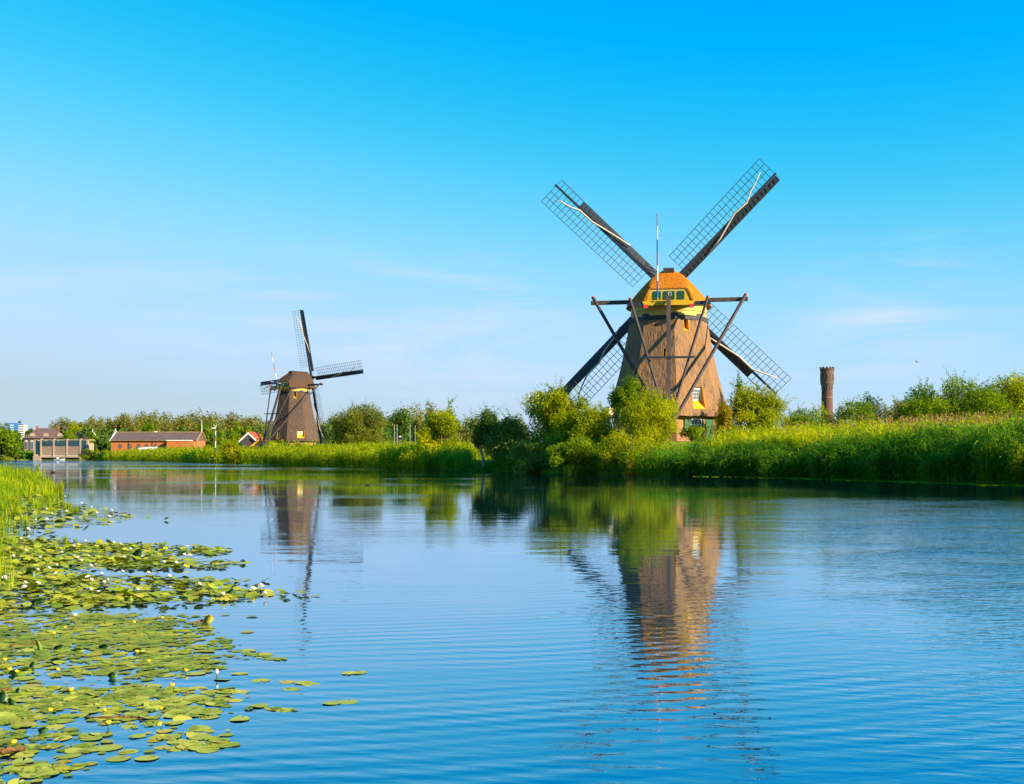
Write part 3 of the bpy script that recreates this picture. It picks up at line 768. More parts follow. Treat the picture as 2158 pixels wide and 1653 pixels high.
    def sect(s, w, fx=1.0, fz=1.0, ds=0.0):
        pts = []
        for i in range(NS + 1):
            t = -1 + 2 * i / NS; t = math.copysign(abs(t) ** 0.9, t)
            z_ = HT * (1 - abs(t) ** 1.66) * (1.0 if s < 2 else 1.0 + 0.02 * (s - 2))
            z_ = min(z_, roof_z(s)) if s < -0.8 else z_
            pts.append(C(t * w * k * fx, (s + ds) * k, cap_z - 0.1 + z_ * fz * k))
        return pts
    s0, w0 = PL[0]
    rings = [sect(s0, w0, 0.92, 0.93, 0.12), sect(s0, w0, 0.93, 0.94)] + [sect(s_, w_) for s_, w_ in PL]
    cap = MB().rings(rings).build("thatched_cap", M[th_cap], root, True)
    cap.data.set_sharp_from_angle(angle=R(28))
    # ridge
    MB().tube([C(0, -1.15 * k, cap_z + (HT - 0.14) * k), C(0, -0.4 * k, cap_z + (HT - 0.1) * k), C(0, 1.5 * k, cap_z + (HT - 0.08) * k), C(0, 4.05 * k, cap_z + HT * k)], 0.17, 6).build("ridge_cap", M["grey_wood"], cap)
    MB().beam(C(0, -1.5 * k, cap_z + (HT - 0.3) * k), C(0, -0.7 * k, cap_z + (HT - 0.06) * k), 0.95, 0.3).build("ridge_block", M["grey_wood"], cap)
    # rear gable of boards, each board a piece
    nb = 6; gz0 = cap_z - 0.3; gh_ = (rear + 0.14) * k
    for i in range(nb):
        z0 = gz0 + gh_ * i / nb; z1 = gz0 + gh_ * (i + 1) / nb - 0.012
        w0 = (1.98 - 0.42 * (i / nb)) * k; w1 = (1.98 - 0.42 * ((i + 1) / nb)) * k
        sg_ = -3.88 * k
        MB().prism([C(-w0, sg_, z0), C(w0, sg_, z0), C(w1, sg_, z1), C(-w1, sg_, z1)], cz @ Vector((0, 0.05, 0))).build("gable_board", M["pale_yellow_paint" if i > 3 else "yellow_paint"], cap)
    MB().prism([C(-2.1 * k, -4.22 * k, cap_z - 0.48), C(2.1 * k, -4.22 * k, cap_z - 0.48), C(2.25 * k, -4.22 * k, cap_z - 0.12 * k), C(-2.25 * k, -4.22 * k, cap_z - 0.12 * k)], cz @ Vector((0, 0.06, 0))).build("gable_apron", M["yellow_paint"], cap)
    for sg in (-1, 1):
        MB().box(C(sg * 1.95 * k, -4.28 * k, cap_z - 0.58), (0.36, 0.3, 0.3), cap_yaw).build("red_block", M["red_paint"], cap)
    for x0, x1 in ((-1.30, -0.66), (-0.40, 0.52), (0.78, 1.34)):
        p = [C(x0 * k, -3.94 * k, cap_z + 0.08 * k), C(x1 * k, -3.94 * k, cap_z + 0.08 * k), C(x1 * k, -3.94 * k, cap_z + 0.76 * k), C(x0 * k, -3.94 * k, cap_z + 0.76 * k)]
        MB().prism(p, cz @ Vector((0, 0.05, 0))).build("shutter", M["green_paint"], cap)
    sq = MB()
    for a_, b_ in (((-0.02, .4), (.22, .4)), ((.22, .4), (.22, .64)), ((.22, .64), (-.02, .64)), ((-.02, .64), (-.02, .4))):
        sq.beam(C(a_[0] * k, -3.96 * k, cap_z + a_[1] * k), C(b_[0] * k, -3.96 * k, cap_z + b_[1] * k), 0.03)
    sq.build("peep_hole_frame", M["white_paint"], cap)
    # tail gear
    gw = M["grey_wood"]; tw = M["tarred_wood"]
    zl = cap_z + 0.45
    lb = MB().beam(C(-7.0, 0.6, zl), C(7.0, 0.6, zl + 0.12), 0.34, 0.34).build("long_cross_beam", gw, root)
    sb = MB().beam(C(-3.55 * k, -4.02 * k, cap_z - 0.34), C(3.55 * k, -4.02 * k, cap_z - 0.30), 0.3, 0.32).build("short_cross_beam", tw, root)
    tb = C(0, -9.3, 0.5)
    MB().beam(C(0, -4.45 * k, cap_z + 0.25), tb, 0.36, 0.36).build("tail_pole", gw, root)
    for sg in (-1, 1):
        t = C(sg * 6.78, 0.3, zl + 0.45); e = C(sg * 0.28, -8.9, 1.4); dd = (t - e).normalized()
        o = MB().beam(e, t, 0.20, 0.22).build("long_brace", gw, root)
        MB().beam(t - dd * 0.002, t + dd * 0.12, 0.21, 0.23).build("red_end", M["red_paint"], o)
        t = C(sg * 3.3 * k, -4.25 * k, cap_z + 0.12); e = C(sg * 0.26, -8.6, 2.2); dd = (t - e).normalized()
        o = MB().beam(e, t, 0.16, 0.17).build("short_brace", gw, root)
        MB().beam(t - dd * 0.002, t + dd * 0.12, 0.17, 0.18).build("red_end", M["red_paint"], o)
    ts = 0.455; q = Vector(C(0, -4.45 * k, cap_z + 0.25)).lerp(tb, ts)
    sv = cz @ Vector((1, 0, 0)); bv = cz @ Vector((0, -0.26, 0))
    MB().beam(q - sv * 2.0 + bv, q + sv * 2.15 + bv, 0.15, 0.17).build("spreader_bar", tw, root)
    # winch at the foot of the tail
    wz = C(0, -9.45, 0.95)
    MB().tube([wz - sv * 0.5, wz + sv * 0.5], 0.18, 10).build("winch_drum", gw, root)
    # sails
    hubv = C(hub[2] if len(hub) > 2 else 0.0, hub[0], hub[1])
    t = R(tilt); ax = (cz @ Vector((0, math.cos(t), math.sin(t)))); ex = cz @ Vector((1, 0, 0)); ev = cz @ Vector((0, -math.sin(t), math.cos(t)))
    MB().tube([hubv - ax * 3.2, hubv - ax * 0.6, hubv + ax * 0.75], [0.34, 0.36, 0.42], 10).build("windshaft", tw, root)
    proto = build_sail(root)
    sails = [proto] + [copy_tree(proto, root) for _ in range(3)]
    for i, o in enumerate(sails):
        ph = R(sail_deg + 90 * i)
        rd = ex * math.cos(ph) + ev * math.sin(ph); ld = -ex * math.sin(ph) + ev * math.cos(ph)
        p = hubv + ax * (0.22 if i % 2 else -0.22)
        o.matrix_local = Matrix((( rd.x, ld.x, ax.x, p.x), (rd.y, ld.y, ax.y, p.y), (rd.z, ld.z, ax.z, p.z), (0, 0, 0, 1)))
        end = 11.3 if i in tall_boards else 14.15
        cuts = np.linspace(1.3, end, 5)
        for a_, b_ in zip(cuts[:-1], cuts[1:]): wind_board(o, a_, b_, tw)
        if end < 14: MB().tube([(11.3, -0.70, 0.30), (14.2, -0.72, 0.28)], 0.04, 4).build("sail_lath", tw, o)
        rng = random.Random(i * 7 + int(abs(loc[0]) * 10))
        path = [(13.3, 1.15, -0.34), (12.75, 0.78, -0.34), (11.9, 0.55, -0.30), (10.9, 0.12, -0.26), (9.2, 0.16, -0.25), (8.2, -0.12, -0.22), (6.6, -0.38, -0.1), (5.3, -0.66, -0.02)]
        path = [(r + rng.uniform(-0.2, 0.2), y + rng.uniform(-0.07, 0.07), z) for r, y, z in path]
        MB().tube(path, [0.03, 0.05, 0.07, 0.08, 0.075, 0.08, 0.075, 0.05], 6).build("rolled_sail", M["canvas"], o, True)
    # banded flagpole leaning out over the tail
    fp0 = C(-0.95 * k, -4.35 * k, cap_z + 0.0); fp1 = fp0 + (cz @ Vector((0, -2.0, 0))) + Vector((0, 0, 7.0))
    pole = MB().tube([fp0, fp0.lerp(fp1, 0.02)], 0.085, 8).build("flagpole", M["yellow_paint"], root)
    bands = ["blue_paint", "white_paint", "red_paint", "blue_paint", "white_paint", "red_paint"]; ed = [0.02, 0.22, 0.40, 0.55, 0.70, 0.85, 1.0]
    for i, bn in enumerate(bands):
        MB().tube([fp0.lerp(fp1, ed[i]), fp0.lerp(fp1, ed[i + 1])], [0.075 - 0.03 * ed[i], 0.075 - 0.03 * ed[i + 1]], 8).build("painted_band", M[bn], pole)
    if extra: extra(root, C, k)
    return root

vr = -math.atan2(MILL_R[0], MILL_R[1])
prof_r = [(2.2, 5.5), (2.35, 5.55), (3.4, 5.18), (4.8, 4.76), (6.9, 4.22), (9.0, 3.80), (10.75, 3.50)]
hat_r = [(-14.5, 0.62, 7.6, 0.34, 0.95, 'hatch'), (30.5, -0.2, 10.15, 0.55, 1.05, 'hatch'), (-59.5, 0.0, 6.5, 0.6, 1.35, 'plain'), (30.5, 0.15, 3.75, 1.25, 1.95, 'window')]
def doors_r(root, C, k):
    a = 30.5; n_ = Vector((math.sin(R(a)), -math.cos(R(a)), 0)); s_ = Vector((math.cos(R(a)), math.sin(R(a)), 0)); ap = (5.5 - 0.6) * math.cos(R(22.5)) + 0.06
    def slab(nm, mat, u0, u1, z0, z1, t=0.06, par=root, dep=0.0):
        p = [n_ * (ap + dep) + s_ * u + Vector((0, 0, z)) for u, z in ((u0, z0), (u1, z0), (u1, z1), (u0, z1))]
        return MB().prism(p, n_ * t).build(nm, M[mat], par)
    d = slab("door", "bright_green_paint", 0.95, 1.75, 0.05, 2.0)
    MB().box(n_ * (ap + 0.1) + s_ * 1.05 + Vector((0, 0, 1.0)), (0.06, 0.06, 0.18), R(a)).build("handle", M["dark_boards"], d)
    w = slab("window", "white_paint", -0.55, 0.55, 0.95, 1.98)
    for i in range(3):
        for j in range(2):
            slab("pane", "grey_glass", -0.5 + 0.34 * i, -0.2 + 0.34 * i, 1.03 + 0.47 * j, 1.44 + 0.47 * j, 0.01, w, 0.062)
    slab("shutter", "bright_green_paint", -1.15, -0.58, 0.95, 1.98)
    slab("corner_post", "tan_render", 0.66, 0.9, 0.0, 2.05)
windmill("windmill", "large thatched windmill seen from behind, golden cap and four raised sails", (MILL_R[0], MILL_R[1], GZ_R), vr, 0.0, 8.0, prof_r, 2.3, 11.22, 12.22, 1.0, 46.0, (5.0, 14.42, -0.26), "thatch_body", "thatch_gold", hat_r, (1, 3), 8.0, doors_r)

vl = -math.atan2(MILL_L[0], MILL_L[1])
prof_l = [(1.95, 5.25), (2.1, 5.3), (3.5, 4.95), (5.2, 4.55), (7.0, 4.15), (9.3, 3.68), (12.0, 3.2)]
hat_l = [(4.5, -0.15, 11.3, 0.6, 1.3, 'hatch'), (4.5, 0.85, 3.3, 1.5, 1.6, 'yellow_window'), (-40.5, -0.3, 3.0, 0.7, 1.4, 'plain')]
def staff_l(root, C, k):
    a = C(-1.7, -4.6, 12.95 + 1.0); b_ = C(2.0, -4.7, 12.95 + 1.0)
    a = C(-2.6, -4.9, 14.2); b_ = C(1.4, -4.9, 13.4)
    st = MB().tube([a, a.lerp(b_, 0.02)], 0.09, 6).build("banded_staff", M["red_paint"], root)
    for i, bn in enumerate(["red_paint", "white_paint", "blue_paint", "red_paint", "white_paint", "blue_paint"]):
        MB().tube([a.lerp(b_, 0.02 + i * 0.98 / 6), a.lerp(b_, 0.02 + (i + 1) * 0.98 / 6)], 0.10, 6).build("painted_band", M[bn], st)
windmill("windmill", "smaller distant brown thatched windmill turned sideways, two sails raised", (MILL_L[0], MILL_L[1], GZ_L), vl, R(-42), -18.0, prof_l, 2.0, 12.35, 12.95, 0.92, 4.5, (5.0, 15.35), "thatch_brown", "thatch_rust", hat_l, (), 9.0, staff_l, HT=3.75, rear=1.4)
# ------------------------------------------------------------------ buildings
def at_px(px, D): return X(px, D)

# long brick hall --------------------------------------------------
D0 = 380.0; s = D0 / F
x0, x1 = X(234, D0), X(414, D0)
gz = gh((x0 + x1) / 2, D0)
root = empty("brick_hall", ((x0 + x1) / 2, D0, gz)); tag(root, "long low orange brick hall with dark tiled roof and arched windows", "building")
L2 = (x1 - x0) / 2; ze = Z(928, D0) - gz; zr = Z(910.5, D0) - gz; dp = 11.0
xs = X(357, D0) - (x0 + x1) / 2     # where the right end steps forward
wall = MB().box((0, dp / 2, ze / 2 - 0.3), (2 * L2, dp, ze + 0.6))
wl_ = wall.build("wall", M["orange_brick"], root)
MB().box(((xs + L2) / 2 - 0.1, -1.5, (ze - 0.35) / 2 - 0.3), (L2 - xs - 0.2, 3.0, ze + 0.25)).build("porch_wall", M["orange_brick"], root)
MB().box(((xs + L2) / 2 - 0.6, -1.5, ze - 0.12), (L2 - xs - 1.0, 3.4, 0.24)).build("porch_fascia", M["white_paint"], root)
rf = MB().prism([(-L2 - 0.1, -0.5, ze - 0.02), (-L2 - 0.1, dp + 0.5, ze - 0.02), (-L2 - 0.1, dp / 2, zr)], (2 * L2 + 0.2, 0, 0)).build("roof", M["slate_roof"], root)
MB().tube([(-L2 - 0.1, dp / 2, zr + 0.02), (L2 + 0.1, dp / 2, zr + 0.02)], 0.16, 6).build("ridge_tiles", M["tan_render"], rf)
MB().box((-1.0, dp / 2, zr + 0.15), (0.9, 0.5, 0.35)).build("roof_vent", M["white_paint"], rf)
for sx in (-1, 1):
    v = MB()
    for sy in (-0.62, dp + 0.62): v.beam((sx * (L2 + 0.25), sy, ze - 0.25), (sx * (L2 + 0.25), dp / 2, zr + 0.35), 0.3, 0.3)
    v.build("barge_board", M["white_paint" if sx < 0 else "tan_render"], root)
MB().beam((-L2 - 0.3, dp / 2, zr), (-L2 - 0.45, dp / 2, zr + 1.2), 0.22).build("finial", M["white_paint"], root)
MB().beam((L2 + 0.3, dp / 2, zr), (L2 + 0.3, dp / 2, zr + 4.2), 0.2, 0.2, 0.1, 0.1).build("gable_mast", M["white_paint"], root)
for px in (253, 274, 292, 309, 327):
    cx = X(px, D0) - (x0 + x1) / 2; w_ = 0.55 if px == 274 else 0.62; zb = Z(945, D0) - gz; zt_ = Z(938.5, D0) - gz
    arc = [(cx - w_, -0.03, zb), (cx + w_, -0.03, zb)] + [(cx + w_ * math.cos(R(a)), -0.03, zt_ - w_ + w_ * math.sin(R(a)) + 0.35) for a in range(0, 181, 30)]
    wd = MB().prism(arc, (0, -0.04, 0)).build("window", M["dark_boards"], root)
    for i in (-1, 0, 1): MB().box((cx + i * w_ * 0.62, -0.085, (zb + zt_) / 2 + 0.05), (w_ * 0.45, 0.02, (zt_ - zb) * 0.75)).build("pane", M["grey_glass"], wd)
for px in (271, 321): MB().box((X(px, D0) - (x0 + x1) / 2, -0.1, ze / 2), (0.14, 0.14, ze - 0.1)).build("drain_pipe", M["dark_boards"], root)
MB().box(((xs - L2) / 2, -0.6, ze - 0.1), (L2 + xs, 0.2, 0.16)).build("gutter", M["tan_render"], root)
# low white boat house / wall in the grass
Dw = 372.0; xw0, xw1 = X(287, Dw), X(332, Dw)
g = gh((xw0 + xw1) / 2, Dw)
bt = empty("covered_boat", ((xw0 + xw1) / 2, Dw, g)); tag(bt, "long pale tarpaulin covered boat lying in the grass by the brick hall", "boat")
Lb = (xw1 - xw0) / 2; zt_ = Z(943, Dw) - g
MB().rings([[(-Lb, -0.3, zt_ * 0.55), (-Lb, 0.3, zt_ * 0.55), (-Lb, 0, zt_ * 0.3)], [(-Lb * 0.6, -1.0, zt_ * 0.7), (-Lb * 0.6, 1.0, zt_ * 0.7), (-Lb * 0.6, 0, 0.1)], [(Lb, -1.1, zt_ * 0.75), (Lb, 1.1, zt_ * 0.75), (Lb, 0, 0.0)]]).build("hull", M["dark_hull"], bt)
MB().rings([[(-Lb * 0.8, -0.8, zt_ * 0.7), (-Lb * 0.8, 0.8, zt_ * 0.7), (-Lb * 0.8, 0, zt_ * 0.92)], [(-Lb * 0.1, -1.15, zt_ * 0.74), (-Lb * 0.1, 1.15, zt_ * 0.74), (-Lb * 0.1, 0, zt_)], [(Lb * 1.02, -1.15, zt_ * 0.76), (Lb * 1.02, 1.15, zt_ * 0.76), (Lb * 1.02, 0, zt_ * 1.05)]]).build("tarpaulin", M["white_paint"], bt)

# pumping station -------------------------------------------------
D0 = 409.0; xa, xb = X(74, D0), X(187, D0); cx0 = (xa + xb) / 2
root = empty("pumping_station", (cx0, D0, 0)); tag(root, "concrete pumping station with glass band and three brown slatted gates at the water", "building")
def lx(px): return X(px, D0) - cx0
ztop, zgl, zgt, zdeck = Z(928, D0), Z(940, D0), Z(957, D0), Z(963.5, D0)
MB().box((0.0, 2.7, (ztop - 1.0) / 2), (xb - xa - 0.6, 6.2, ztop - 1.0)).build("core_wall", M["concrete"], root)
MB().box((0.0, 2.7, ztop + 0.1), (xb - xa + 0.3, 6.6, 0.3)).build("roof_slab", M["concrete"], root)
for px in (74.5, 88, 115, 143, 171, 185.5):
    hgt = ztop + (0.5 if 80 < px < 180 else 0.05)
    MB().box((lx(px), -0.2, hgt / 2), (0.55, 1.3, hgt)).build("pillar", M["concrete"], root)
spans = [(75.5, 87), (89.5, 113.5), (116.5, 141.5), (144.5, 169.5), (172.5, 184.5)]
for a, b_ in spans:
    big = b_ - a > 15; zb = zgl if big else zgt
    n_ = 8 if big else 3
    for i in range(n_):
        u0 = lx(a) + (lx(b_) - lx(a)) * i / n_; u1 = lx(a) + (lx(b_) - lx(a)) * (i + 1) / n_ - 0.06
        MB().box(((u0 + u1) / 2, -0.62, (zb + ztop - 0.25) / 2), (u1 - u0, 0.08, ztop - 0.25 - zb)).build("pane", M["glass"], root)
    if big:
        nsl = 9
        for i in range(nsl):
            z0 = zgt + (zgl - 0.12 - zgt) * i / nsl; z1 = zgt + (zgl - 0.12 - zgt) * (i + 1) / nsl - 0.05
            MB().box(((lx(a) + lx(b_)) / 2, -0.6, (z0 + z1) / 2), (lx(b_) - lx(a), 0.12, z1 - z0)).build("slat", M["slat_brown"], root)
MB().box(((lx(92) + lx(173)) / 2, -1.2, zdeck), (lx(173) - lx(92), 2.6, 0.35)).build("deck", M["concrete"], root)
MB().box(((lx(92) + lx(173)) / 2, 0.2, zdeck / 2 - 0.4), (lx(173) - lx(92), 0.5, zdeck)).build("deck_front", M["dark_brick"], root)
MB().box((lx(84), -1.3, Z(961.5, D0) / 2 - 0.3), (lx(92) - lx(76.5), 2.8, Z(961.5, D0) + 0.6)).build("abutment", M["concrete"], root)
rl = MB()
for px in np.arange(94, 172, 6.0): rl.beam((lx(px), -2.3, zdeck + 0.1), (lx(px), -2.3, zdeck + 1.15), 0.06)
for zz_ in (0.6, 1.12): rl.beam((lx(92), -2.3, zdeck + zz_), (lx(173), -2.3, zdeck + zz_), 0.06)
rl.build("railing", M["grey_panel"], root)
# small motor boat in front of it
bx0 = X(126, 400.0)
bt = empty("motor_boat", (bx0, 400.0, 0)); tag(bt, "small open grey motor boat moored in front of the pumping station", "boat")
hl = 1.9
MB().rings([[(-hl, -0.55, 0.42), (-hl, 0.55, 0.42), (-hl, 0.4, -0.05), (-hl, -0.4, -0.05)], [(0.3, -0.75, 0.45), (0.3, 0.75, 0.45), (0.3, 0.5, -0.08), (0.3, -0.5, -0.08)], [(hl, -0.12, 0.62), (hl, 0.12, 0.62), (hl * 0.9, 0.05, 0.0), (hl * 0.9, -0.05, 0.0)]]).build("hull", M["grey_panel"], bt)
MB().box((-0.7, 0, 0.68), (0.6, 0.7, 0.55)).build("console", M["white_paint"], bt)
MB().box((-hl - 0.15, 0, 0.35), (0.3, 0.3, 0.75)).build("outboard_motor", M["dark_hull"], bt)
# small dark boat under the reeds
Dq = DW(973.5); bt = empty("rowing_boat", (X(405, Dq) - 1.5, Dq, 0)); tag(bt, "small dark rowing boat moored against the far reed bank", "boat")
MB().rings([[(-1.9, -0.3, 0.5), (-1.9, 0.3, 0.5), (-1.9, 0, -0.05)], [(-0.6, -0.6, 0.38), (-0.6, 0.6, 0.38), (-0.6, 0, -0.1)], [(0.9, -0.6, 0.38), (0.9, 0.6, 0.38), (0.9, 0, -0.1)], [(1.9, -0.2, 0.55), (1.9, 0.2, 0.55), (1.9, 0, 0.1)]]).build("hull", M["dark_hull"], bt)
MB().box((-1.5, 0, 0.72), (0.4, 0.35, 0.4)).build("outboard_motor", M["white_paint"], bt)

# slate roofed house ----------------------------------------------
D0 = 446.0; xa, xb = X(50, D0), X(131, D0); cx0 = (xa + xb) / 2; hw = (xb - xa) / 2; dp = 9.0; g = 1.6
root = empty("slate_house", (cx0, D0, g), R(8)); tag(root, "dark brick house with hipped slate roof, dormers and chimneys", "house")
ze = Z(924, D0) - g; zr = Z(902, D0) - g
MB().box((0, dp / 2, ze / 2 - 0.4), (2 * hw - 0.8, dp, ze + 0.8)).build("wall", M["dark_brick"], root)
rf = MB().add([(-hw, -0.5, ze), (hw, -0.5, ze), (hw, dp + 0.5, ze), (-hw, dp + 0.5, ze), (-hw * 0.42, dp * 0.5, zr), (hw * 0.42, dp * 0.5, zr)], [(0, 1, 5, 4), (1, 2, 5), (2, 3, 4, 5), (3, 0, 4), (3, 2, 1, 0)]).build("roof", M["slate_roof"], root)
for sx in (-0.45, 0.62): MB().box((sx * hw, dp * 0.5, zr + 0.1), (0.7, 0.7, 1.5)).build("chimney", M["terracotta"], rf)
for sx in (-0.55, 0.12, 0.8):
    MB().prism([(sx * hw - 0.9, 0.5, ze + 0.5), (sx * hw + 0.9, 0.5, ze + 0.5), (sx * hw + 0.9, 0.5, ze + 1.5), (sx * hw, 0.5, ze + 2.1), (sx * hw - 0.9, 0.5, ze + 1.5)], (0, 2.0, 0)).build("dormer", M["concrete"], rf)
for sx in (-0.82, -0.55, -0.2, 0.15, 0.5, 0.8):
    wd = MB().prism([(sx * hw - 0.6, -0.02, ze - 4.6), (sx * hw + 0.6, -0.02, ze - 4.6)] + [(sx * hw + 0.6 * math.cos(R(a)), -0.02, ze - 1.3 + 0.6 * math.sin(R(a))) for a in range(0, 181, 30)], (0, -0.06, 0)).build("window", M["grey_panel"], root)
    for i in (-1, 1): MB().box((sx * hw + i * 0.27, -0.1, ze - 2.9), (0.44, 0.02, 3.0)).build("pane", M["glass"], wd)
# roof with white barge boards
D0 = 462.0; xa, xb = X(158, D0), X(199, D0); cx0 = (xa + xb) / 2; hw = (xb - xa) / 2; g = 1.6
root = empty("barn", (cx0, D0, g), R(-24)); tag(root, "dark roofed barn with white barge boards behind the pumping station", "building")
ze = Z(925, D0) - g; zr = Z(910, D0) - g; hd = 3.0
MB().box((0, 0, ze / 2 - 0.3), (2 * hw, 2 * hd - 0.6, ze + 0.5)).build("wall", M["dark_brick"], root)
MB().prism([(-hw - 0.2, -hd, ze - 0.1), (-hw - 0.2, hd, ze - 0.1), (-hw - 0.2, 0, zr)], (2 * hw + 0.4, 0, 0)).build("roof", M["slate_roof"], root)
v = MB()
for sy in (-1, 1): v.beam((hw + 0.3, sy * (hd + 0.1), ze - 0.2), (hw + 0.3, 0, zr + 0.15), 0.2, 0.3)
v.beam((hw + 0.3, 0, zr - 0.2), (hw + 0.3, 0, zr + 1.0), 0.15); v.build("barge_board", M["white_paint"], root)

# far blue tower block ---------------------------------------------
D0 = 1500.0; sc = D0 / F
root = empty("apartment_tower", (X(36, D0), D0, 1.0), R(0)); tag(root, "far blue and grey apartment tower above the trees", "building")
hz = Z(892, D0) - 1
MB().box((-3.0, 0, hz / 2), (13.5, 12, hz)).build("blue_wing", M["blue_panel"], root)
MB().box((7.3, 1.0, hz / 2 - 1), (6.8, 12, hz - 2)).build("grey_wing", M["grey_panel"], root)
MB().box((2.5, 2, hz + 1.2), (2.6, 3, 2.6)).build("lift_house", M["dark_boards"], root)
MB().beam((3.5, 2, hz + 2.4), (3.5, 2, hz + 6), 0.3).build("antenna", M["dark_boards"], root)
for j in range(6):
    z_ = hz - 3.0 - j * 2.9
    MB().box((-4.2, -6.05, z_), (4.4, 0.15, 1.2)).build("window", M["white_paint"], root)
    MB().box((7.3, -5.1, z_ - 0.6), (6.9, 0.5, 1.2)).build("balcony", M["white_paint"], root)
    MB().box((7.3, -5.05, z_ + 0.6), (6.2, 0.12, 1.1)).build("window", M["dark_boards"], root)

# mill cottage ---------------------------------------------------------
D0 = 226.0; cx0 = X(524, D0); g = gh(cx0, D0)
root = empty("cottage", (cx0, D0, g)); tag(root, "small cottage with red roof edge and white barge boards beside the distant mill", "house")
zr = Z(911, D0) - g; ze = Z(927, D0) - g; hw = 1.75
MB().prism([(-hw + 0.25, 0, -0.3), (hw - 0.25, 0, -0.3), (hw - 0.25, 0, ze), (0, 0, zr - 0.2), (-hw + 0.25, 0, ze)], (0.4, 6, 0)).build("wall", M["dark_brick"], root)
for sg in (-1, 1):
    MB().prism([(sg * (hw + 0.1), -0.35, ze - 0.25), (0, -0.35, zr), (0, -0.35, zr + 0.14), (sg * (hw + 0.25), -0.35, ze - 0.15)], (0.4, 6.5, 0)).build("roof", M["terracotta"], root)
    MB().prism([(sg * (hw + 0.1), -0.45, ze - 0.62), (0, -0.45, zr - 0.4), (0, -0.45, zr - 0.02), (sg * (hw + 0.1), -0.45, ze - 0.24)], (0, 0.08, 0)).build("barge_board", M["white_paint"], root)
MB().tube([(0, -0.1, zr - 0.95), (0, 0.05, zr - 0.95)], 0.45, 14).build("round_window", M["grey_glass"], root)
D1 = 214.0; cx1 = X(547, D1); g = gh(cx1, D1)
root = empty("shed", (cx1, D1, g)); tag(root, "low dark shed with one orange barge board in front of the cottage", "shed")
zr = Z(925.5, D1) - g; ze = Z(940, D1) - g; hw = 1.75
MB().prism([(-hw + 0.2, 0, -0.3), (hw - 0.2, 0, -0.3), (hw - 0.2, 0, ze), (0, 0, zr - 0.15), (-hw + 0.2, 0, ze)], (-1.2, 5, 0)).build("wall", M["grey_wood"], root)
for sg in (-1, 1):
    MB().prism([(sg * (hw + 0.1), -0.3, ze - 0.2), (0, -0.3, zr), (0, -0.3, zr + 0.12), (sg * (hw + 0.2), -0.3, ze - 0.1)], (-1.4, 5.4, 0)).build("roof", M["dark_boards"], root)
    MB().prism([(sg * (hw + 0.1), -0.4, ze - 0.55), (0, -0.4, zr - 0.32), (0, -0.4, zr), (sg * (hw + 0.1), -0.4, ze - 0.2)], (0, 0.07, 0)).build("barge_board", M["orange_reveal" if sg < 0 else "dark_boards"], root)

# banded signal post -------------------------------------------------------
D0 = 234.0; cx0 = X(454, D0); g = gh(cx0, D0)
root = empty("signal_post", (cx0, D0, g)); tag(root, "thin red, white and blue banded post with white vane on the far bank", "post")
zt_ = Z(903, D0) - g; pz = np.linspace(Z(944, D0) - g, zt_, 7)
MB().tube([(0, 0, -0.3), (0, 0, pz[0])], 0.1, 8).build("foot", M["blue_paint"], root)
for i, bn in enumerate(["white_paint", "white_paint", "red_paint", "blue_paint", "white_paint", "red_paint"]):
    MB().tube([(0, 0, pz[i]), (0, 0, pz[i + 1])], 0.1, 8).build("painted_band", M[bn], root)
MB().box((-0.38, 0, zt_ + 0.06), (0.75, 0.1, 0.2)).build("vane", M["white_paint"], root)
MB().beam((0.05, 0, zt_ + 0.3), (-0.45, 0, zt_ + 0.75), 0.07).beam((0.05, 0, zt_ + 0.3), (0.35, 0, zt_ + 0.75), 0.06).beam((0, 0, zt_), (0.05, 0, zt_ + 0.35), 0.06).build("pointer", M["white_paint"], root)

# masts of a far marina --------------------------------------------------
for i, (px, yt, yb, lab) in enumerate([(831, 897, 926, "leftmost white mast"), (837, 897, 924, "second white mast from the left"), (864, 897, 921, "third white mast from the left"), (875, 899, 912, "rightmost short white mast")]):
    D0 = 330.0; g = gh(X(px, D0), D0); zt_ = Z(yt, D0) - g
    root = empty("flag_mast", (X(px, D0), D0, g)); tag(root, lab + " in the gap right of the round willow", "mast", "white masts in the gap between the bushes")
    MB().tube([(0, 0, -0.2), (0, 0, zt_ * 0.55), (0, 0, zt_)], [0.075, 0.06, 0.045], 8).build("pole", M["grey_panel"], root)
    MB().tube([(0, 0, zt_), (0, 0, zt_ + 0.16)], 0.07, 8).build("finial", M["white_paint"], root)
D0 = 335.0; g = gh(X(841, D0), D0)
root = empty("parked_van", (X(841, D0), D0, g)); tag(root, "dark parked van partly hidden behind the grass near the masts", "van")
zb = Z(922, D0) - g
MB().box((0, 0, zb - 0.1), (1.7, 2.2, 1.1)).build("body", M["dark_hull"], root); MB().box((0, 0, zb / 2 - 0.4), (1.4, 1.9, zb - 0.4)).build("ramp", M["dark_brick"], root)
MB().box((0.45, -1.12, zb + 0.2), (0.6, 0.04, 0.3)).build("window", M["white_paint"], root)

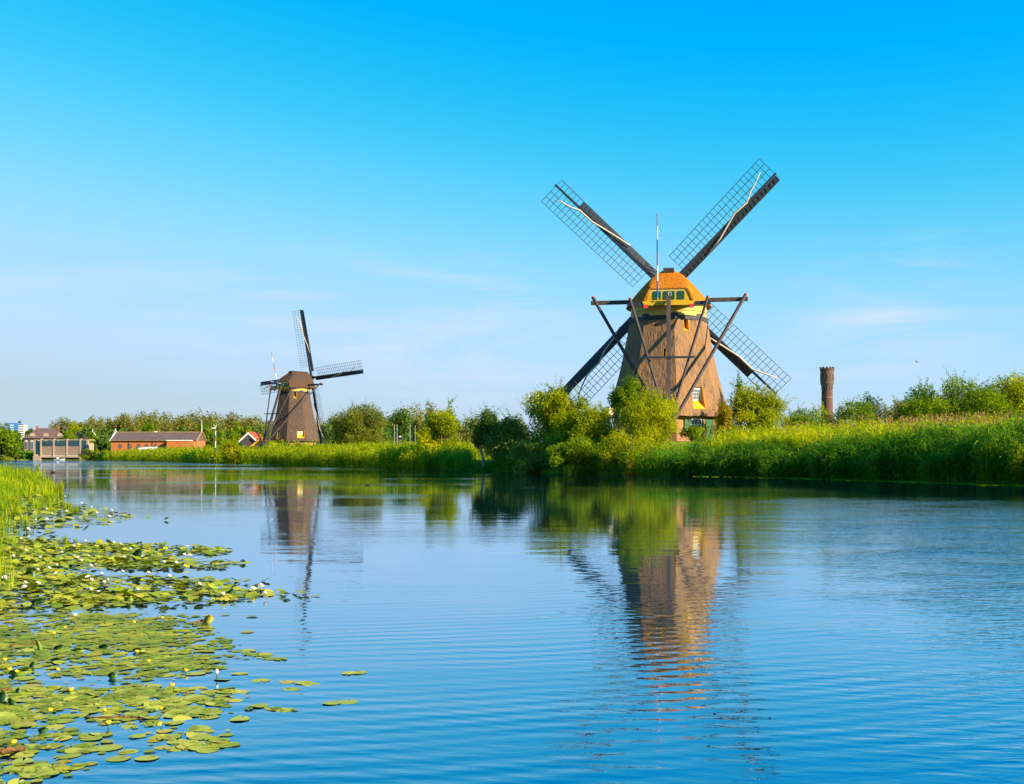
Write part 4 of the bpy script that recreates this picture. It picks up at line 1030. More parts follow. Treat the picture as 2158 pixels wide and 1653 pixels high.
# water tower ------------------------------------------------------------
D0 = 640.0; cx0 = X(1743, D0)
root = empty("water_tower", (cx0, D0, 1.5)); tag(root, "tall round brick water tower with wider crenellated top", "tower")
k = D0 / F
zz_ = lambda py: Z(py, D0) - 1.5
MB().rings([circle(12.9 * k, -1, 28), circle(12.2 * k, zz_(900), 28), circle(11.2 * k, zz_(815), 28)]).build("shaft", M["tower_brick"], root, False)
MB().rings([circle(11.9 * k, zz_(838.5), 28), circle(11.9 * k, zz_(837.2), 28)]).build("string_course", M["tan_render"], root)
MB().rings([circle(11.2 * k, zz_(816), 28), circle(13.8 * k, zz_(809), 28), circle(13.9 * k, zz_(807), 28), circle(13.9 * k, zz_(783), 28)]).build("tank", M["tank_brick"], root)
for i in range(14):
    a = 2 * math.pi * i / 14
    MB().box((13.85 * k * math.cos(a), 13.85 * k * math.sin(a), (zz_(790) + zz_(803)) / 2), (0.25, 0.5, zz_(790) - zz_(803)), a).build("pilaster", M["tower_brick"], root)
    MB().box((11.4 * k * math.cos(a + .1), 11.4 * k * math.sin(a + .1), zz_(817.5)), (0.3, 0.7, 1.6), a + .1).build("corbel", M["tank_brick"], root)
MB().rings([circle(14.0 * k, zz_(783.5), 28), circle(14.6 * k, zz_(780.5), 28), circle(14.6 * k, zz_(777.5), 28)]).build("parapet", M["tower_brick"], root)
for i in range(12):
    a = 2 * math.pi * (i + 0.4) / 12
    MB().box((14.1 * k * math.cos(a), 14.1 * k * math.sin(a), zz_(776)), (0.5, 1.15, 1.0), a).build("merlon", M["tower_brick"], root)
MB().tube([(-0.5, 0, zz_(777)), (-0.5, 0, zz_(754))], [0.1, 0.06], 6).build("antenna", M["grey_panel"], root)

# pale round disc on an arm by the mill ----------------------------------
D0 = 98.0; cx0 = X(1282, D0); g = gh(cx0, D0)
root = empty("round_disc", (cx0, D0, g)); tag(root, "pale round disc on an arm above the bushes left of the large mill", "disc")
zc = Z(869, D0) - g
dm = MB().tube([(0, 0.02, zc), (0, -0.08, zc)], [0.50, 0.46], 24); dm.build("disc", M["pale_disc"], root)
MB().tube([(0, -0.08, zc), (0, -0.2, zc)], 0.13, 12).build("boss", M["white_paint"], root)
for a in range(0, 180, 36): MB().beam((0.44 * math.cos(R(a)), -0.10, zc + 0.44 * math.sin(R(a))), (-0.44 * math.cos(R(a)), -0.10, zc - 0.44 * math.sin(R(a))), 0.03).build("rib", M["white_paint"], root)
MB().tube([(0.3, 0.1, zc), (1.1, 0.15, zc + 0.12)], 0.05, 6).build("arm", M["terracotta"], root)
MB().tube([(1.0, 0.2, -0.3), (1.0, 0.2, zc + 0.2)], 0.08, 8).build("post", M["grey_wood"], root)

# gull -----------------------------------------------------------------------
D0 = 150.0
root = empty("gull", (X(1933, D0), D0, Z(763, D0)), R(20)); tag(root, "white gull gliding in the sky right of the water tower", "bird")
MB().tube([(0, -0.28, -0.02), (0, -0.18, 0), (0, 0, 0.01), (0, 0.2, 0), (0, 0.36, 0.0)], [0.02, 0.05, 0.075, 0.05, 0.02], 8).build("body", M["feather_white"], root, True)
for sg in (-1, 1):
    MB().rings([[(sg * x_, y_ - c_ / 2, z_), (sg * x_, y_ + c_ / 2, z_), (sg * x_, y_, z_ + 0.02)] for x_, y_, z_, c_ in ((0.04, 0, 0.03, 0.18), (0.3, -0.05, 0.16, 0.16), (0.62, 0.08, 0.22, 0.03))]).build("wing", M["grey_panel"], root)
# duck on the water
D0 = DW(996.5)
root = empty("duck", (X(112, D0), D0, 0.0), R(80)); tag(root, "small dark duck swimming far out near the left bank", "bird")
MB().tube([(0, -0.2, 0.09), (0, -0.12, 0.05), (0, 0.02, 0.05), (0, 0.14, 0.06), (0, 0.2, 0.05)], [0.015, 0.06, 0.09, 0.07, 0.02], 10).build("body", M["feather_dark"], root, True)
MB().tube([(0, 0.15, 0.08), (0, 0.18, 0.18), (0, 0.24, 0.2), (0, 0.3, 0.18)], [0.035, 0.03, 0.04, 0.012], 8).build("head", M["feather_dark"], root, True)
D0 = DW(1023.0)
root = empty("duck", (X(775, D0), D0, 0.0), R(-80)); tag(root, "tiny dark duck swimming alone in mid canal right of the distant mill reflection", "bird"); root.scale = (0.55, 0.55, 0.55)
MB().tube([(0, -0.2, 0.09), (0, -0.12, 0.05), (0, 0.02, 0.05), (0, 0.14, 0.06), (0, 0.2, 0.05)], [0.015, 0.06, 0.09, 0.07, 0.02], 10).build("body", M["feather_dark"], root, True)
MB().tube([(0, 0.15, 0.08), (0, 0.18, 0.18), (0, 0.24, 0.2), (0, 0.3, 0.18)], [0.035, 0.03, 0.04, 0.012], 8).build("head", M["feather_dark"], root, True)
# ------------------------------------------------------------------ bushes and trees
plant("willow_bush", "broad round olive willow bush on the far bank right of the small mill", "bush", 757, 192, 852, 138, "leaf_willow", 11, 15000, 0.36, nblob=46, shoots=60, shoot_len=1.4, base=0.02, blob=0.30, aspect=0.4)
plant("bank_bush", "yellow green bush with two tall spikes standing at the water", "bush", 930, 126, 874, 100, "leaf_bright", 12, 9000, 0.26, nblob=26, shoots=30, shoot_len=1.6, base=0.0, blob=0.34)
plant("poplar_sapling", "slender pale sapling rising above the spiked yellow green bush", "tree", 943, 128, 849, 42, "leaf_green", 13, 1500, 0.26, nblob=12, shoots=12, shoot_len=1.0, base=0.2, blob=0.42, top=0.3)
plant("poplar_sapling", "left slender sapling beside the spiked yellow green bush", "tree", 905, 129, 857, 34, "leaf_olive", 14, 1200, 0.26, nblob=10, shoots=10, shoot_len=1.0, base=0.2, blob=0.42, top=0.3)
plant("alder_tree", "dark green tree with pale leaning trunk at the waterline", "tree", 1021, 106, 868, 74, "leaf_dark", 15, 7000, 0.24, nblob=24, shoots=44, shoot_len=1.5, base=0.22, blob=0.36, trunk=0.13, barkm="pale_bark", lean=(-0.5, 0.1), zbase=-0.1)
plant("silver_willow", "blue green willow bush leaning over the water right of the dark tree", "bush", 1075, 104, 880, 130, "leaf_silver", 16, 8000, 0.24, nblob=26, shoots=20, shoot_len=1.0, base=0.0, blob=0.34)
plant("silver_willow", "low silvery leaved willow overhanging the water below the tall bush", "bush", 1125, 95.5, 926, 110, "leaf_silver", 17, 4200, 0.22, nblob=18, shoots=14, shoot_len=0.7, base=-0.05, blob=0.36, droop=0.6)
plant("bank_bush", "tall pale yellow green bush below the lower left sail tip", "bush", 1178, 101, 820, 160, "leaf_bright", 18, 13000, 0.25, nblob=36, shoots=60, shoot_len=1.5, base=0.0, blob=0.32)
plant("bank_bush", "rounded green bush between the tall pale bush and the large mill", "bush", 1235, 94, 850, 165, "leaf_bright", 19, 10000, 0.23, nblob=30, shoots=40, shoot_len=1.0, base=0.0, blob=0.32)
plant("bank_bush", "dark low bush at the water under the rounded green bush", "bush", 1215, 89, 925, 150, "leaf_green", 20, 7000, 0.22, nblob=28, shoots=14, shoot_len=0.7, base=-0.04, blob=0.32, depth=4.0)
plant("apple_tree", "dark leaved fruit tree reaching up the left foot of the large mill", "tree", 1326, 95, 800, 92, "leaf_green", 21, 3600, 0.24, nblob=22, shoots=18, shoot_len=0.9, base=0.35, blob=0.34)
plant("willow_bush", "bright yellow green willow in front of the large mill", "bush", 1368, 90, 820, 138, "leaf_bright", 22, 14000, 0.22, nblob=34, shoots=80, shoot_len=1.2, base=0.0, blob=0.32, aspect=0.35)
plant("willow_bush", "low yellow willow shrub hanging to the water below the large mill", "bush", 1330, 86.5, 902, 140, "leaf_bright", 23, 7000, 0.21, nblob=26, shoots=30, shoot_len=0.8, base=-0.05, blob=0.34, aspect=0.35)
plant("waterside_shrub", "tiny yellow shrub at the waterline below the bright willow", "bush", 1327, 83.6, 966, 32, "leaf_autumn", 24, 700, 0.16, nblob=10, base=0.0, blob=0.4, trunk=0.05)
plant("willow_bush", "bright green willow right of the large mill", "bush", 1592, 99, 816, 150, "leaf_bright", 25, 12000, 0.24, nblob=34, shoots=60, shoot_len=1.3, base=0.0, blob=0.32, aspect=0.4)
plant("willow_sapling", "tall thin willow shoot rising out of the bright green willow", "tree", 1560, 100, 796, 44, "leaf_green", 26, 1600, 0.22, nblob=12, shoots=16, shoot_len=1.0, base=0.25, blob=0.4, top=0.5)
plant("orange_shrub", "orange leaved shrub against the right corner of the large mill", "bush", 1527, 96.5, 848, 42, "leaf_autumn", 27, 2200, 0.20, nblob=14, shoots=16, shoot_len=0.8, base=0.0, blob=0.38)
plant("garden_shrub", "small dark shrub before the door of the large mill", "bush", 1458, 94.0, 893, 46, "leaf_green", 28, 1500, 0.18, nblob=12, shoots=6, shoot_len=0.5, base=0.0, blob=0.4)
for i, (px, D, yt, w, mt, lab) in enumerate([
    (1697, 104, 860, 110, "leaf_green", "low green bush left of the water tower foot"),
    (1752, 106, 862, 100, "leaf_bright", "low yellow green bush hiding the foot of the water tower"),
    (1806, 104, 848, 110, "leaf_green", "green bush right of the water tower foot"),
    (1865, 108, 858, 110, "leaf_olive", "low olive bush under the lone round tree")]):
    plant("field_bush", lab, "bush", px, D, yt, w, mt, 31 + i, 4200, 0.22, nblob=20, shoots=30, shoot_len=0.9, base=0.0, blob=0.36)
plant("round_tree", "lone round tree standing far behind the reeds right of the water tower", "tree", 1829, 290, 820, 60, "leaf_far_haze", 36, 2600, 0.6, nblob=20, base=0.2, blob=0.34, trunk=0.3)
plant("field_tree", "yellow green tree between the lone round tree and the big bush", "tree", 1906, 150, 824, 78, "leaf_olive", 37, 4200, 0.32, nblob=22, shoots=16, shoot_len=1.0, base=0.1, blob=0.34, trunk=0.2)
plant("big_bush", "big dark green bush above the reeds at right", "bush", 2005, 112, 800, 210, "leaf_green", 38, 17000, 0.26, nblob=40, shoots=60, shoot_len=1.4, base=0.0, blob=0.30)
plant("big_bush", "tall yellow green bush at the right edge above the reeds", "bush", 2130, 110, 800, 170, "leaf_bright", 39, 13000, 0.26, nblob=28, shoots=40, shoot_len=1.4, base=0.0, blob=0.32)
plant("waterside_shrub", "bright green shrub at the waterline by the right edge", "bush", 2155, 53.0, 934, 66, "leaf_green", 40, 2200, 0.15, nblob=18, shoots=12, shoot_len=0.5, base=0.0, blob=0.34, trunk=0.05)
plant("big_bush", "rounded green bush left of the big dark green bush", "bush", 1955, 107, 836, 110, "leaf_green", 41, 8000, 0.24, nblob=26, shoots=26, shoot_len=1.0, base=0.0, blob=0.36)
plant("big_bush", "mid green bush filling the gap before the right edge", "bush", 2078, 105, 822, 140, "leaf_green", 42, 11000, 0.24, nblob=30, shoots=30, shoot_len=1.1, base=0.0, blob=0.36)
# trees round the far buildings
far = [
    (8, 330, 905, 66, "leaf_green", "light green tree at the left edge beside the pumping station"),
    (6, 395, 895, 44, "leaf_dark", "dark broad tree at the left edge below the blue tower"),
    (62, 470, 905, 24, "leaf_dark", "small dark tree between the blue tower and the slate house"),
    (36, 402, 938, 34, "leaf_dark", "dark conical bush left of the slate house"),
    (128, 500, 880, 58, "leaf_olive", "large round tree behind the slate house roof"),
    (158, 478, 887, 42, "leaf_bright", "yellow green tree beside the large round tree"),
    (146, 432, 908, 40, "leaf_green", "green tree above the pumping station roof"),
    (196, 428, 914, 30, "leaf_green", "green tree right of the pumping station"),
    (220, 405, 920, 34, "leaf_dark", "dark green tree at the left end of the brick hall"),
    (312, 430, 894, 34, "leaf_green", "yellowish tree behind the middle of the brick hall"),
    (285, 440, 897, 40, "leaf_olive", "olive tree behind the brick hall roof"),
    (445, 400, 886, 64, "leaf_green", "big green tree right of the brick hall"),
    (505, 360, 893, 60, "leaf_green", "mid green tree behind the banded post"),
    (542, 380, 896, 46, "leaf_dark", "dark tree left of the distant mill"),
    (846, 420, 866, 60, "leaf_dark", "dark green tree behind the white masts"),
    (885, 400, 875, 36, "leaf_olive", "olive tree right of the white masts"),
]
for i, (px, D, yt, w, mt, lab) in enumerate(far):
    plant("far_tree", lab, "tree", px, D, yt, w, mt, 60 + i, 2600, 0.75, nblob=18, base=0.08, blob=0.38, trunk=0.3, aspect=0.7)
for i, (px, D, yt, w, mt, lab) in enumerate([(488, 208, 924, 62, "leaf_bright", "pale yellow green bush in front of the cottage"), (560, 250, 905, 30, "leaf_green", "green bush behind the shed"), (190, 398, 946, 44, "leaf_green", "low green bush at the right end of the pumping station")]):
    plant("far_bush", lab, "bush", px, D, yt, w, mt, 90 + i, 3000, 0.4, nblob=18, base=0.0, blob=0.38, shoots=14)

def wood(name, label, px0, px1, D0, D1, ytops, n_, mat, seed, leaves=900, leaf=1.0):
    """far woodland that reads as one mass"""
    rng = np.random.default_rng(seed); Vs, Qs, off = [], [], 0
    for i in range(n_):
        px = px0 + (px1 - px0) * (i + 0.5 + rng.uniform(-0.4, 0.4)) / n_; D = rng.uniform(D0, D1)
        yt = np.interp(px, ytops[0], ytops[1]) + rng.uniform(-9, 11)
        x = X(px, D); zb = 1.2; h = Z(yt, D) - zb; w = h * rng.uniform(0.45, 0.8)
        me, _ = crown_mesh("tmp", int(rng.integers(1e6)), w, w, h, leaves, leaf, aspect=0.7, base=0.05, nblob=14, blob=0.4, top=rng.uniform(0.4, 1.0))
        V = np.empty(len(me.vertices) * 3, np.float32); me.vertices.foreach_get("co", V); V = V.reshape(-1, 3) + np.array([x, D, zb])
        Vs.append(V); Qs.append(np.arange(len(V)).reshape(-1, 4) + off); off += len(V); bpy.data.meshes.remove(me)
    tag(link_mesh(name, np_mesh(name, np.concatenate(Vs), np.concatenate(Qs)), M[mat]), label, "woodland", kind="stuff")
wood("woodland", "olive green wood behind the brick hall", 165, 580, 500, 600, ([165, 230, 300, 345, 370, 420, 470, 520, 580], [880, 876, 862, 860, 872, 866, 864, 872, 882]), 46, "leaf_olive", 3, 1300)
wood("woodland", "mixed wood behind the distant mill and the masts", 560, 1110, 470, 640, ([560, 700, 830, 870, 900, 1000, 1110], [884, 876, 856, 853, 860, 872, 876]), 44, "leaf_olive", 4, 800)
wood("woodland", "dark understorey of the wood behind the brick hall", 170, 900, 460, 495, ([170, 560, 900], [902, 904, 892]), 50, "leaf_dark", 5, 700)
wood("woodland", "bluish far wood above the bushes at right", 1930, 2300, 620, 760, ([1930, 1975, 2010, 2040, 2080, 2158, 2300], [826, 818, 822, 812, 802, 802, 804]), 26, "leaf_far_haze", 6, 2200, 1.5)
wood("woodland", "low far hedge on the horizon behind the reeds", 1100, 1960, 640, 800, ([1100, 1500, 1960], [900, 884, 880]), 60, "leaf_far_haze", 7, 400)
wood("woodland", "dark wood at the far left behind the pumping station", -120, 60, 420, 520, ([-120, 0, 20, 60], [885, 897, 910, 916]), 16, "leaf_dark", 8, 900)

# ------------------------------------------------------------------ reeds and tall grass
rng = np.random.default_rng(77)
S = {p: bank_s(p) for p in (2320, 2100, 2000, 1900, 1700, 1470, 1440, 1300, 1100, 900, 890, 690, 480, 300, 200)}
def bed(name, label, mat, p0, p1, n_, d0, d1, hfun, seed, cat="reeds", plume=0.0, pm=None, power=1.0, **kw):
    r_ = np.random.default_rng(seed)
    x, y, d, s_ = bank_points(r_, n_, bank_s(p0), bank_s(p1), d0, d1, power)
    z = ground_h(x, y); h = hfun(x, y, d, s_, r_)
    me, tips = reed_mesh(name, seed + 1, x, y, z - 0.05, h, **kw)
    tag(link_mesh(name, me, M[mat]), label, cat, kind="stuff")
    return tips, d, x, y
pxof = lambda x, y: 1079 + F * x / y
def h_front(x, y, d, s_, r_): return np.interp(pxof(x, y), [1300, 1480, 1700, 1900, 2050, 2250], [1.6, 1.75, 1.85, 2.3, 2.65, 2.65]) * (0.8 + 0.32 * r_.random(len(x))) * np.interp(d, [-0.5, 0.6, 2], [0.75, 0.95, 1.0]) * (1 + 0.10 * np.sin(s_ * 0.9) + 0.07 * np.sin(s_ * 2.3 + 2))
bed("reed_bed", "dense front wall of tall green reeds along the right bank", "reed_shaded", 2330, 1420, 5200, -0.5, 3.2, h_front, 200, leaves=7, leaf_len=0.55, leaf_w=0.05)
tips, d, x, y = bed("reed_bed", "sunlit yellow green reed field behind the front reeds", "reed_leaf", 2330, 1430, 9000, 2.4, 20.0, lambda x, y, d, s_, r_: np.interp(pxof(x, y), [1400, 1600, 1900, 2050, 2300], [2.1, 2.4, 2.35, 2.3, 2.2]) * (0.75 + 0.4 * r_.random(len(x))) * (1 + 0.1 * np.sin(s_ * 0.7 + d * 0.5)), 210, leaves=6, leaf_len=0.55, leaf_w=0.055, power=1.3)
q = pxof(x, y); pr = np.interp(q, [1500, 1850, 1900, 2050, 2300], [0.02, 0.05, 0.30, 0.36, 0.32]); sel = np.random.default_rng(5).random(len(q)) < pr * np.interp(d, [3, 5, 20], [0.3, 1, 1])
tag(link_mesh("reed_plumes", plume_mesh("reed_plumes", 6, tips[sel], 0.34), M["plume"]), "tan and rusty seed plumes above the reeds at right", "reeds", kind="stuff")
bed("tall_grass", "rough tall grass of the meadow round the large mill", "reed_yellow", 2250, 1150, 8000, 12.0, 48.0, lambda x, y, d, s_, r_: 1.1 * (0.6 + 0.8 * r_.random(len(x))), 220, "grass", leaves=5, leaf_len=0.5, leaf_w=0.07)
bed("tall_grass", "rusty dock and grass stems behind the reed field", "plume", 1950, 1640, 500, 14.0, 34.0, lambda x, y, d, s_, r_: 1.35 * (0.7 + 0.5 * r_.random(len(x))), 225, "grass", leaves=5, leaf_len=0.25, leaf_w=0.09)
bed("reed_bed", "shaded reeds at the water below the bushes", "reed_shaded", 1440, 880, 2600, -0.4, 3.0, lambda x, y, d, s_, r_: 1.7 * (0.6 + 0.6 * r_.random(len(x))) * np.where(np.abs(pxof(x, y) - 1018) < 24, 0.3, 1.0), 230, leaves=6, leaf_len=0.5, leaf_w=0.06)
bed("reed_bed", "bright green reeds along the far bank below the round willow", "reed_yellow", 900, 560, 5200, -0.5, 7.0, lambda x, y, d, s_, r_: 2.1 * (0.7 + 0.5 * r_.random(len(x))) * (1 + 0.12 * np.sin(s_ * 0.4)), 240, leaves=5, leaf_len=0.7, leaf_w=0.11, stem_w=0.06, power=1.2)
bed("tall_grass", "sunny rough meadow in front of the distant mill", "reed_yellow", 900, 480, 7000, 5.0, 62.0, lambda x, y, d, s_, r_: 1.1 * (0.6 + 0.7 * r_.random(len(x))), 250, "grass", leaves=4, leaf_len=0.8, leaf_w=0.16, stem_w=0.08)
bed("reed_bed", "green reed bank running to the far end of the canal", "reed_yellow", 570, 195, 5200, -0.5, 12.0, lambda x, y, d, s_, r_: 2.3 * (0.6 + 0.6 * r_.random(len(x))) * (1 + 0.2 * np.sin(s_ * 0.17)), 260, leaves=4, leaf_len=1.1, leaf_w=0.22, stem_w=0.12, power=1.2)
bed("tall_grass", "rough grass before the brick hall", "reed_yellow", 500, 200, 4200, 8.0, 45.0, lambda x, y, d, s_, r_: 1.2 * (0.6 + 0.6 * r_.random(len(x))), 270, "grass", leaves=4, leaf_len=1.0, leaf_w=0.24, stem_w=0.12)
# far left shore
r_ = np.random.default_rng(9); n_ = 1500
x = r_.uniform(X(-60, 400), X(74, 400), n_); y = 412 + r_.random(n_) * 22
me, _ = reed_mesh("tall_grass", 10, x, y, ground_h(x, y), 1.5 * (0.6 + 0.6 * r_.random(n_)), leaves=4, leaf_len=1.0, leaf_w=0.25, stem_w=0.12)
tag(link_mesh("tall_grass", me, M["reed_yellow"]), "yellow grass on the far shore left of the pumping station", "grass", kind="stuff")
# ------------------------------------------------------------------ left bank plants and water lilies
def blades(name, seed, bx, by, bz, h, per=14, spread=0.12, w=0.012, bend=0.5):
    """tufts of arching grass blades"""
    rng = np.random.default_rng(seed); n_ = len(bx) * per
    B = np.repeat(np.stack([bx, by, bz], -1), per, 0); H = np.repeat(np.asarray(h, float), per) * (0.5 + 0.6 * rng.random(n_)); Wd = w if np.isscalar(w) else np.repeat(np.asarray(w), per)
    Wd = np.broadcast_to(np.asarray(Wd, float), (n_,))
    sp = np.repeat(np.broadcast_to(np.asarray(spread, float), (len(bx),)), per)
    ang = rng.random(n_) * 2 * math.pi; dr = np.stack([np.cos(ang), np.sin(ang), np.zeros(n_)], -1)
    B = B + dr * (sp * rng.random(n_) * 0.6)[:, None]
    ln = H * bend * rng.random(n_); sd = np.stack([-dr[:, 1], dr[:, 0], np.zeros(n_)], -1)
    secs = []
    for t, ww in ((0, 0.8), (0.45, 1.0), (0.8, 0.6), (1.0, 0.08)):
        c = B + dr * (ln * t * t)[:, None]; c[:, 2] += H * (t - 0.18 * t * t)
        secs.append(np.stack([c - sd * (Wd * ww / 2)[:, None], c + sd * (Wd * ww / 2)[:, None]], 1))
    V = np.stack(secs, 1).reshape(-1, 3); st = np.arange(n_) * 8
    Qs = [np.stack([st + 2 * k, st + 2 * k + 1, st + 2 * k + 3, st + 2 * k + 2], -1) for k in range(3)]
    return np_mesh(name, V, np.concatenate(Qs))

rng = np.random.default_rng(401)
# grass covering the left spit
n_ = 1200; y = 11 + 84 * rng.random(n_) ** 1.5
edge = np.interp(y, [9, 13.6, 19.3, 24, 31, 41.5, 86, 122], [-5.2, -6.6, -8.9, -10.8, -13.3, -17.6, -37.5, -60])
x = edge + (rng.random(n_) - 0.4) * np.interp(y, [11, 40, 90], [1.0, 2.4, 3.0]) - rng.random(n_) ** 2 * (1.5 + y * 0.04)
me = blades("bank_grass", 402, x, y, np.maximum(ground_h(x, y), -0.02) - 0.02, np.interp(y, [11, 20, 60, 100], [0.16, 0.24, 0.55, 1.0]) * (0.4 + 0.9 * rng.random(n_) ** 2), 13, np.interp(y, [10, 100], [0.14, 0.6]), np.interp(y, [10, 100], [0.008, 0.05]), 0.6)
tag(link_mesh("bank_grass", me, M["grass_bright"]), "lush grass and sedge along the left bank", "grass", kind="stuff")
n_ = 900; y = rng.uniform(-4, 14, n_); x = np.interp(y, [-6, 0, 4, 9, 13.6], [-6.5, -6, -4.8, -5.2, -6.6]) + 0.1 - rng.random(n_) ** 1.4 * 5
me = blades("bank_grass", 412, x, y, np.maximum(ground_h(x, y), -0.02) - 0.02, 0.22 * (0.4 + 0.9 * rng.random(n_)), 14, 0.2, 0.007, 0.7)
tag(link_mesh("bank_grass", me, M["grass_bright"]), "short grass on the near left bank just outside the view", "grass", kind="stuff")
# emergent stems among the pads at the left edge
n_ = 90; y = rng.uniform(11, 26, n_); x = (-1079 + rng.uniform(-10, 40, n_) * rng.random(n_)) / F * y
me = blades("water_grass", 403, x, y, np.full(n_, -0.02), rng.uniform(0.18, 0.42, n_), 3, 0.05, 0.008, 0.25)
tag(link_mesh("water_grass", me, M["grass_bright"]), "thin light green stems standing in the water at the left edge", "grass", kind="stuff")
# single tufts
for px, py, h, w, lab in [(97, 1046, 0.62, 0.36, "tall dark centred sedge tuft standing in the water off the left bank"), (128, 1040, 0.66, 0.10, "narrow yellowish tuft right of the sedge tuft"), (141, 1074, 0.30, 0.16, "short vivid green tuft at the edge of the lily pads"), (158, 1080, 0.18, 0.12, "tiny green tuft right of the short vivid tuft"), (62, 1040, 0.6, 0.3, "yellow green sedge tuft left of the tall sedge tuft"), (139, 1150, 0.22, 0.06, "thin upright tuft with orange foot among the middle pads")]:
    D = DW(py); xx = X(px, D)
    k = 9
    me = blades("grass_tuft", int(px * 7), xx + (rng.random(k) - 0.5) * w - xx, (rng.random(k) - 0.5) * w, np.full(k, -0.02), np.full(k, h) * rng.uniform(0.6, 1.1, k), 9, w * 0.5, 0.012 * D / 22, 0.4)
    tag(link_mesh("grass_tuft", me, M["grass_bright"], None, (xx, D, 0)), lab, "grass tuft", "grass tufts standing in the water")

YB = [1000, 1020, 1040, 1060, 1068, 1080, 1092, 1100, 1108, 1120, 1135, 1145, 1152, 1160, 1168, 1175, 1185, 1190, 1198, 1204, 1212, 1220, 1228, 1236, 1244, 1252, 1260, 1270, 1280, 1288, 1296, 1304, 1315, 1330, 1345, 1360, 1375, 1388, 1396, 1410, 1425, 1440, 1450, 1470, 1480, 1490, 1497, 1502, 1515, 1530, 1545, 1560, 1572, 1580, 1590, 1600, 1610, 1625, 1640, 1653]
XB = [45, 70, 95, 140, 210, 245, 285, 245, 215, 150, 130, 180, 400, 490, 470, 380, 495, 515, 470, 190, 160, 400, 545, 430, 540, 650, 590, 470, 300, 220, 500, 380, 430, 450, 470, 500, 540, 590, 480, 470, 420, 330, 470, 540, 460, 520, 640, 500, 420, 430, 500, 480, 510, 430, 200, 120, 200, 210, 120, 60]
def pad_mask(px, py, rng):
    xb = np.interp(py, YB, XB); f = px / np.maximum(xb, 1)
    p = np.interp(f, [-1, 0.3, 0.75, 1.0, 1.02], [1.0, 1.0, 0.8, 0.35, 0.0])
    gap = np.ones_like(p)
    def g(y0, y1, x0, v): nonlocal gap; gap = np.where((py > y0) & (py < y1) & (px > x0), v, gap)
    g(1112, 1140, 60, 0.35); g(1202, 1215, 120, 0.25); g(1276, 1296, 40, 0.28); g(1424, 1450, 20, 0.22); g(1588, 1606, 40, 0.2); g(1170, 1177, 200, 0.3); g(1236, 1242, 250, 0.4); g(1535, 1548, 200, 0.4)
    return rng.random(len(px)) < p * gap

def pad_geom(rng, n=16, curl=0.0, squash=1.0):
    """lily pad with its notch, a slightly uneven rim and thickness"""
    V = [(0, 0, 0.002)]; a0 = 0.16
    for i in range(n):
        a = a0 + (2 * math.pi - 2 * a0) * i / (n - 1); r = 1 + 0.05 * math.sin(3 * a + rng.random()) + rng.normal() * 0.015
        V.append((r * math.cos(a), r * math.sin(a) * squash, curl * (0.5 + 0.5 * math.sin(2 * a + 1)) + 0.002))
    Fs = [(0, i, i + 1) for i in range(1, n)]
    Fs2 = [tuple(j + n + 1 for j in reversed(f)) for f in Fs]
    rim = [(i, i + n + 1, i + n + 2, i + 1) for i in range(1, n)]
    return V, Fs, rim, Fs2
pad_meshes = []
rg = np.random.default_rng(55)
for k in range(6):
    V, Fs, rim, Fs2 = pad_geom(rg, 15, [0.0, 0.03, 0.06, 0.02, 0.10, 0.0][k], [0.85, 0.9, 0.8, 1.0, 0.9, 0.95][k])
    me = bpy.data.meshes.new("lily_pad"); me.from_pydata(V + [(v[0] * 0.98, v[1] * 0.98, v[2] - 0.012) for v in V], [], Fs + rim + Fs2)
    me.materials.append(M["pad_single"]); me.update(); pad_meshes.append(me)

rng = np.random.default_rng(777)
def sample(n_, D0, D1, s0, s1):
    D = np.sqrt(rng.uniform(D0 ** 2, D1 ** 2, n_)); py = HY + F * CH / D
    px = rng.uniform(-600, 700, n_); ok = pad_mask(px, py, rng); ok &= canal_dist(X(px, D), D) < 0.15
    D, px = D[ok], px[ok]; x = X(px, D)
    # loose clustering
    cl = np.sin(x * 3.1 + 1.3) * np.sin(D * 2.3 + x) + 0.5 * np.sin(x * 7.7) * np.sin(D * 5.1)
    ok = rng.random(len(x)) < np.clip(0.62 + 0.4 * cl, 0.12, 1)
    return x[ok], D[ok], s0 + (s1 - s0) * rng.random(ok.sum()) ** 1.7
xa, da, ra = sample(20000, 4.5, 10.0, 0.014, 0.064)
xb_, db, rb = sample(34000, 10.0, 19.0, 0.035, 0.065)
xc, dc, rc = sample(24000, 19.0, 48.0, 0.05, 0.10)
# stray single pads out on open water
st = [(590, 1390), (572, 1389), (735, 1420), (755, 1419), (640, 1440), (655, 1443), (615, 1453), (505, 1460), (545, 1489), (575, 1494), (600, 1497), (700, 1483), (735, 1480), (440, 1337), (420, 1349), (520, 1333), (395, 1575), (420, 1578), (450, 1573), (480, 1570), (437, 1582), (410, 1570), (505, 1420), (470, 1432), (550, 1435), (605, 1438), (440, 1512), (505, 1517), (530, 1300), (560, 1380), (250, 1600), (310, 1599), (640, 1254), (665, 1257), (520, 1190), (560, 1226), (310, 1090), (350, 1097)]
xs_ = [X(p, DW(q)) for p, q in st]; ds_ = [DW(q) for p, q in st]
xa = np.concatenate([xa, xs_]); da = np.concatenate([da, ds_]); ra = np.concatenate([ra, np.full(len(st), 0.055)])
AX, AD, AR = np.concatenate([xa, xb_, xc]), np.concatenate([da, db, dc]), np.concatenate([ra, rb, rc])
vis = (1079 + F * AX / AD > -20) & (HY + F * CH / AD < 1670)
order = np.argsort(-(AR / AD) * np.where(vis, 1, 0.0))
single = order[:300]; rest = order[300:]
rp = random.Random(8)
